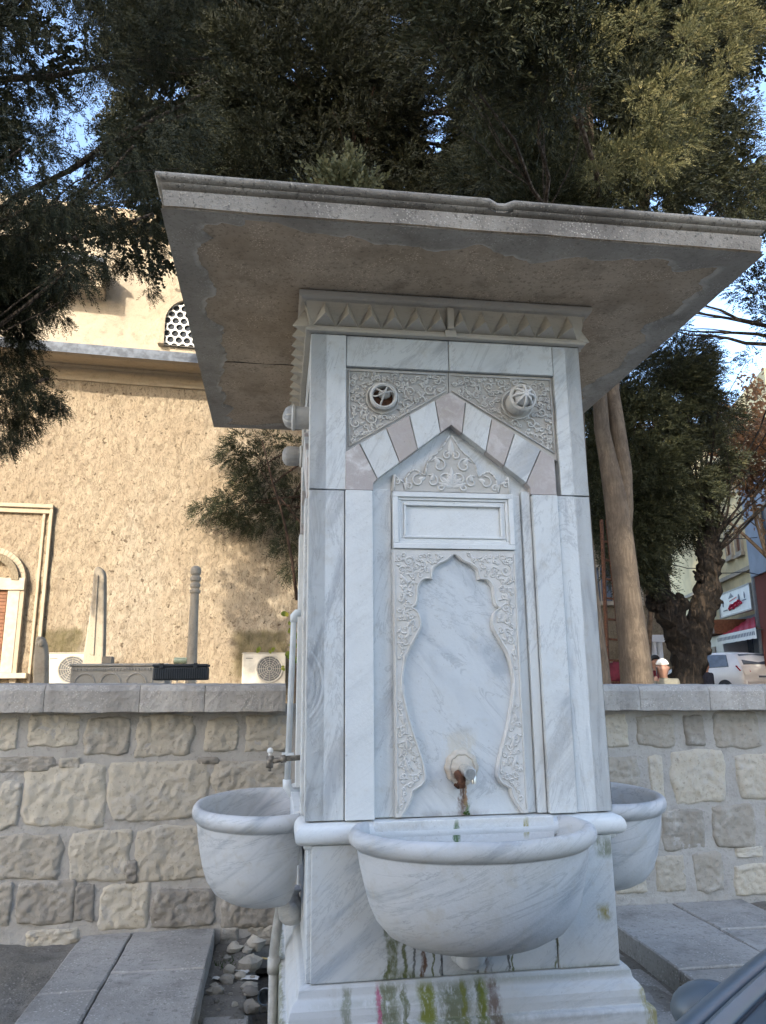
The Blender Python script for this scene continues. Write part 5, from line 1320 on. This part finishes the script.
# lamp post
Yp=20; b=atY(766,672,Yp); t=root('street_lamp','tall thin grey lamp post in front of the yellow building','street lamp',(b.x,Yp,.86))
tp=atY(748,505,Yp); tp=Vector((b.x+.0,Yp,tp.z))
m=MB(); m.tube([(b.x,Yp,.86),(b.x,Yp,tp.z-1),(b.x-.05,Yp,tp.z+.6)],[.13,.10,.06],12); m.build('pole',M_pole,t,smooth=True)
m=MB(); m.tube([(b.x-.05,Yp,tp.z+.6),(b.x-.5,Yp-.1,tp.z+.9),(b.x-1.2,Yp-.2,tp.z+.95)],[.05,.04,.035],8); m.build('arm',M_pole,t,smooth=True)
m=MB(); m.sph((b.x-1.45,Yp-.2,tp.z+.92),.25,12,(1.3,.6,.35)); m.build('lamp_head',M_pole,t,smooth=True)
# overhead wires
m=MB()
for (y0,y1,k) in ((497,512,0),(520,528,1),(558,560,2)):
    a=atY(640,y0,18);b=atY(830,y1,18); m=MB(); m.tube(curve(a,b,-.35,14,k),.014,4); tag(m.build('overhead_cable',M_bodyd),('upper','middle','lower')[k]+' thin dark cable crossing in front of the yellow building','cable','cables across the side street')

# ------------------------------------------------------------------ white hatchback
def hatchback(loc,rz,paint,label):
    """local: x forward, length 4.2, rear at x=-2.1"""
    M=Matrix.Translation(loc)@Matrix.Rotation(rz,4,'Z'); t=root('parked_car',label,'car',loc)
    prof=[(-2.08,.35,.75,.80,.82),(-2.05,.3,.98,.84,1.0),(-1.98,.28,1.02,.86,1.12),(-1.80,.26,1.03,.87,1.36),(-1.55,.26,1.02,.875,1.475),(-1.0,.25,1.00,.88,1.51),(-.3,.25,.97,.885,1.51),(.2,.25,.95,.885,1.45),(.65,.25,.93,.88,1.22),(1.05,.26,.92,.87,.98),(1.5,.27,.86,.85,.90),(1.9,.3,.75,.80,.80),(2.1,.38,.62,.66,.66)]
    def sect(p):
        x,zb,zbelt,hw,zr=p; zr=max(zr,zbelt+.005); rw=hw-.62*min(1,(zr-zbelt)/.5)*.38
        h=[(hw*.90,zb),(hw*.98,zb+.12),(hw,zb+(zbelt-zb)*.6),(hw*.985,zbelt),(rw+.02,zr-.07*min(1,(zr-zbelt)/.2)),(rw-.08,zr-.01),(0,zr+.012)]
        return [(x,-y,z) for y,z in h]+[(x,y,z) for y,z in reversed(h[:-1])]
    S=[sect(p) for p in prof]; K=len(S[0]); m=MB(); vs=[v for s in S for v in s]
    m.add(vs,[(i*K+k,i*K+(k+1)%K,(i+1)*K+(k+1)%K,(i+1)*K+k) for i in range(len(S)-1) for k in range(K)]+[tuple(range(K)),tuple((len(S)-1)*K+k for k in range(K))])
    m.xf(M); b=m.build('body',paint,t,smooth=True,flat_ang=35)
    def patch(name,pts,mat,par=t,off=.012,thick=.02):
        c=sum((Vector(p) for p in pts),Vector())/len(pts); n=(Vector(pts[1])-Vector(pts[0])).cross(Vector(pts[2])-Vector(pts[1])).normalized()
        if n.dot(c-Vector((0,0,.8)))<0: n=-n
        m=MB(); N=len(pts); A=[Vector(p)+n*off for p in pts]; B=[Vector(p)-n*thick for p in pts]
        m.add(A+B,[tuple(range(N)),tuple(range(2*N-1,N-1,-1))]+[(i,i+N,(i+1)%N+N,(i+1)%N) for i in range(N)]); m.xf(M); return m.build(name,mat,par,bevel=.004)
    patch('rear_window',[(-2.0,-.70,1.10),(-2.0,.70,1.10),(-1.70,.56,1.42),(-1.70,-.56,1.42)],M_glassd)
    for s_ in (-1,1):
        patch('side_window',[(-1.55,s_*.868,1.04),(-.35,s_*.872,1.0),(-.35,s_*.70,1.44),(-1.35,s_*.69,1.41)],M_glassd)
        patch('side_window',[(-.28,s_*.872,1.0),(.72,s_*.865,.96),(.12,s_*.71,1.40),(-.28,s_*.70,1.44)],M_glassd)
        patch('tail_light',[(-2.065,s_*.50,.86),(-1.99,s_*.86,.90),(-1.85,s_*.885,1.06),(-2.03,s_*.56,.98)],M_redl,off=.02)
        patch('headlight',[(2.0,s_*.45,.64),(1.75,s_*.80,.70),(1.6,s_*.83,.80),(1.9,s_*.5,.74)],M_signw,off=.02)
        m=MB(); m.sph((.55,s_*.98,1.02),.10,10,(.7,1,.7)); m.xf(M); m.build('mirror',paint,t,smooth=True)
        for x in (-1.35,1.35):
            Mw=M@Matrix.Translation((x,s_*.80,.32))@Matrix.Rotation(pi/2,4,'X'); m=MB(); m.lathe([(.18,-.1),(.30,-.1),(.32,-.07),(.32,.07),(.30,.1),(.18,.1)],28,Mw); wh=m.build('wheel',M_bodyd,t,smooth=True,flat_ang=40)
            m=MB(); m.lathe([(0,-.06),(.19,-.085),(.19,.085),(0,.06)],24,Mw); m.build('rim',M_pole,wh)
    patch('windscreen',[(.72,-.72,1.02),(.72,.72,1.02),(.2,.60,1.43),(.2,-.60,1.43)],M_glassd)
    patch('number_plate',[(-2.075,-.26,.66),(-2.075,.26,.66),(-2.07,.26,.78),(-2.07,-.26,.78)],M_signw,off=.012)
    patch('bumper',[(-2.09,-.72,.40),(-2.09,.72,.40),(-2.08,.74,.60),(-2.08,-.74,.60)],paint,off=.03)
    patch('plate_text',[(-2.093,-.2,.69),(-2.093,.2,.69),(-2.09,.2,.75),(-2.09,-.2,.75)],M_signd,off=.002,thick=.005)
    return t
c=atY(757,684,19.5); hatchback((c.x-.5,21.2,.865),radians(105),M_white,'white hatchback car seen from behind below the shop sign')

# ------------------------------------------------------------------ people
def skinned(name,joints,edges,sub=2):
    me=bpy.data.meshes.new(name); me.from_pydata([j[0] for j in joints],edges,[]); o=bpy.data.objects.new(name,me); COL.objects.link(o)
    sk=o.modifiers.new('skin','SKIN'); 
    for i,j in enumerate(joints):
        v=me.skin_vertices[0].data[i]; r=j[1]; v.radius=r if isinstance(r,tuple) else (r,r)
    me.skin_vertices[0].data[0].use_root=True
    o.modifiers.new('sub','SUBSURF').levels=sub; o.modifiers['sub'].render_levels=sub
    bpy.context.view_layer.update(); dg=bpy.context.evaluated_depsgraph_get(); nm=bpy.data.meshes.new_from_object(o.evaluated_get(dg)); bpy.data.objects.remove(o); 
    nm.polygons.foreach_set('use_smooth',[True]*len(nm.polygons)); return nm
def person(loc,rz,s,label,coat,hat=None,sit=False,phone=False,hair=True):
    hip=.50 if sit else .92
    J=[((0,0,hip),(.16,.12)),((0,.0,hip+.22),(.15,.11)),((0,.0,hip+.46),(.17,.115)),((0,0,hip+.575),(.06,.06)),((0,-.01,hip+.62),(.062,.075)),((0,-.02,hip+.71),(.105,.125)),((0,-.012,hip+.81),(.105,.125)),
       ((.19,0,hip+.53),.07),((-.19,0,hip+.53),.07),((.24,-.02,hip+.2),.045),((-.24,-.02,hip+.2),.045)]
    E=[(0,1),(1,2),(2,3),(3,4),(4,5),(5,6),(2,7),(2,8),(7,9),(8,10)]
    def add(p,r,c): J.append((p,r)); E.append((c,len(J)-1)); return len(J)-1
    a=add((.20,-.20,hip+.06),.034,9); add((.18,-.27,hip+.05),(.02,.035),a)
    if phone: a=add((-.17,-.12,hip+.48),.034,10); hnd=add((-.10,-.10,hip+.62),(.022,.036),a)
    else: a=add((-.20,-.20,hip+.06),.034,10); add((-.18,-.27,hip+.05),(.02,.035),a)
    for sx in (1,-1):
        if sit: k=add((sx*.11,-.02,hip),.10,0); k=add((sx*.13,-.42,hip+.02),.065,k); k=add((sx*.13,-.40,.08),.045,k); add((sx*.13,-.56,.05),.04,k)
        else: k=add((sx*.10,0,hip-.08),.095,0); k=add((sx*.11,-.02,.48),.062,k); k=add((sx*.11,.02,.08),.045,k); add((sx*.11,-.12,.05),.038,k)
    nm=skinned('person',J,E); M=Matrix.Translation(loc)@Matrix.Rotation(rz,4,'Z')@Matrix.Scale(s,4)
    # nose, brow and ears by local pushing of the head surface
    for v in nm.vertices:
        c=v.co; zz=c.z-(hip+.74)
        if c.y<-.07 and abs(c.x)<.022 and -.03<zz<.02: c.y-=.022
        if abs(c.x)>.06 and -.02<zz<.03 and abs(c.y)<.03: c.x*=1.18
    nm.transform(M); o=bpy.data.objects.new('person',nm); COL.objects.link(o)
    mats=[M_skin,coat,M_trouser]; [nm.materials.append(x) for x in mats]
    Mi=M.inverted()
    for p in nm.polygons:
        c=Mi@p.center; p.material_index=0 if c.z>hip+.59 or (phone and c.x<-.06 and c.z>hip+.545 and c.y<-.05) or (c.y<-.235 and c.z>hip-.1 and abs(c.z-hip-.05)<.06 and abs(c.x)<.23 and not sit) else (1 if c.z>hip-.04 else 2)
    tag(o,label,'person')
    hc=M@Vector((0,-.012,hip+.80))
    if hat:
        m=MB(); m.sph((0,0,0),.098,18,(.95,1.08,.82)); m.v=[v for v in m.v]; m.v=[(x,y,max(z,-.0)) for x,y,z in m.v]; m.lathe([(.094,-.02),(.099,-.018),(.10,.01),(.096,.014)],20); m.xf(M@Matrix.Translation((0,-.01,hip+.815))); h=m.build('cap',hat,None,smooth=True); h.parent=o
    else:
        m=MB(); m.sph((0,.018,0),.094,16,(.95,1.05,.95)); m.v=[(x,y if y>-.05 else -.05,max(z,-.06 if y>0 else .02)) for x,y,z in m.v]; m.xf(M@Matrix.Translation((0,-.005,hip+.80))); h=m.build('hair',M_bodyd,None,smooth=True); h.parent=o
    m=MB()
    for sx in (-1,1): m.sph((sx*.032,-.108,hip+.765),.011,8,(1.3,.6,.8))
    m.xf(M); e=m.build('eyes',M_bodyd,None,smooth=True); e.parent=o
    if phone:
        m=MB(); m.box(-.105,-.09,-.12,-.05,hip+.62,hip+.76); m.xf(M); f=m.build('mobile_phone',M_bodyd,None,bevel=.004); tag(f,'dark mobile phone held to the ear of the man in the white cap','phone')
    return o
c=atY(668,674,8.3)
bn=root('garden_bench','wooden bench under the seated man behind the right wall','bench',(c.x,8.45,.8))
m=MB(); m.box(c.x-.7,c.x+.7,8.28,8.66,1.17,1.21); m.build('seat',M_wood,bn,bevel=.008)
for x in (c.x-.6,c.x+.6):
    m=MB(); m.box(x-.03,x+.03,8.30,8.64,.8,1.168); m.build('leg',M_wood,bn)
hz=atY(668,661,8.3).z
person((c.x,8.45,.8+hz-.8-1.35),radians(-28),1.0,'seated man in white cap and olive jacket holding a phone to his ear',M_olive,M_capw,sit=True,phone=True)
c=atY(656,664,10.5); person((c.x,10.5,c.z-1.62+.02),radians(15),.98,'person in dark red coat behind the man in the white cap',M_darkred)
c=atY(699,664,14); person((c.x,14,c.z-1.60),radians(40),.97,'person in dark navy coat, left one of the two beside the white car',M_navy)
c=atY(705.5,667,15); person((c.x,15,c.z-1.58),radians(200),.96,'person in dark navy coat, right one of the two beside the white car',M_navy)

# ------------------------------------------------------------------ vehicle in the near right corner
A=atZ(672,1024,.86);B=atZ(766,945,.86); dd=(B-A).normalized(); nn=Vector((dd.y,-dd.x,0))  # nn towards the viewer side
vh=root('parked_scooter','slate blue ribbed vehicle bodywork cutting across the lower right corner','vehicle',tuple((A+dd*.6+nn*.2).xy)+(-.12,))
prof=[(.02,.35),(-.03,.55),(-.035,.75),(-.02,.835),(.0,.86),(.012,.866),(.026,.868),(.036,.864),(.04,.852),(.046,.852),(.052,.868),(.064,.874),(.074,.868),(.08,.848),(.088,.846),(.10,.856),(.16,.852),(.24,.83),(.32,.78),(.37,.70),(.38,.5),(.34,.35)]
m=MB(); vs=[]; N=40; s0,s1=-.55,1.15
for i in range(N+1):
    s=s0+(s1-s0)*i/N; e=1-(abs(2*i/N-1))**8*.35; bow=-.03*((s-.2)/.8)**2
    for (q,z) in prof:
        P=A+dd*s+nn*((q-.17)*e+.17+(-bow)); vs.append((P.x,P.y,.35+(z-.35)*e))
K=len(prof); m.add(vs,[(i*K+k,i*K+k+1,(i+1)*K+k+1,(i+1)*K+k) for i in range(N) for k in range(K-1)]+[tuple(range(K)),tuple(N*K+k for k in range(K))])
m.build('body',M_body,vh,smooth=True,flat_ang=50)
m=MB(); 
def L3(s,q,z): P=A+dd*s+nn*q; return (P.x,P.y,z)
m.tube([L3(s,.083,.8475) for s in lin(-.5,1.1,20)],.0035,6); m.tube([L3(s,.043,.8535) for s in lin(-.5,1.1,20)],.0025,6); m.build('trim_strip',M_bodyd,vh)
kc=atZ(705,988,.84); kk=Vector((kc.x,kc.y,0)); s_=(kk-A).dot(dd)
m=MB(); c=L3(s_+.0,-.035,.80); m.sph(c,.062,20,(1.35,.9,.9)); m.tube([L3(s_,-.03,.62),c],.03,10); m.build('side_cover',M_bodyd if False else M_body,vh,smooth=True)
for s in (-.38,1.0):
    wc=Vector(L3(s,.17,.14)); Mw=Matrix.Translation(wc)@Matrix.Rotation(atan2(dd.y,dd.x),4,'Z')@Matrix.Rotation(pi/2,4,'X')
    m=MB(); m.lathe([(.12,-.05),(.22,-.055),(.26,-.03),(.26,.03),(.22,.055),(.12,.05)],32,Mw); wh=m.build('wheel',M_bodyd,vh,smooth=True,flat_ang=40)
    m=MB(); m.lathe([(0,-.04),(.13,-.045),(.13,.045),(0,.04)],24,Mw); m.build('rim',M_pole,wh)
    m=MB(); m.tube([L3(s,.10,.14),L3(s,.10,.45)],.02,8); m.tube([L3(s,.24,.14),L3(s,.24,.45)],.02,8); m.build('fork',M_steel,vh)

# ------------------------------------------------------------------ light
w=bpy.data.worlds.new('World'); scene.world=w; w.use_nodes=True; nt=w.node_tree; bg=nt.nodes['Background']
sky=nt.nodes.new('ShaderNodeTexSky'); sky.sky_type='NISHITA'; sky.sun_disc=False
EL,AZ=radians(25),radians(212)
sky.sun_elevation=EL; sky.sun_rotation=AZ; sky.altitude=900; sky.air_density=1.; sky.dust_density=3.6; sky.ozone_density=1.
nt.links.new(sky.outputs[0],bg.inputs[0]); bg.inputs[1].default_value=.15
sd=Vector((sin(AZ)*cos(EL),cos(AZ)*cos(EL),sin(EL)))
ld=bpy.data.lights.new('sun','SUN'); ld.energy=2.0; ld.angle=radians(.55); ld.color=(1,.90,.74)
lo=bpy.data.objects.new('sun',ld); COL.objects.link(lo); lo.rotation_euler=sd.to_track_quat('Z','Y').to_euler(); lo.location=(-6,-12,12)
scene.view_settings.view_transform='Standard'; scene.view_settings.look='None'; scene.view_settings.gamma=1; scene.view_settings.use_curve_mapping=False
scene.view_settings.exposure=2.22
scene.render.engine='CYCLES'
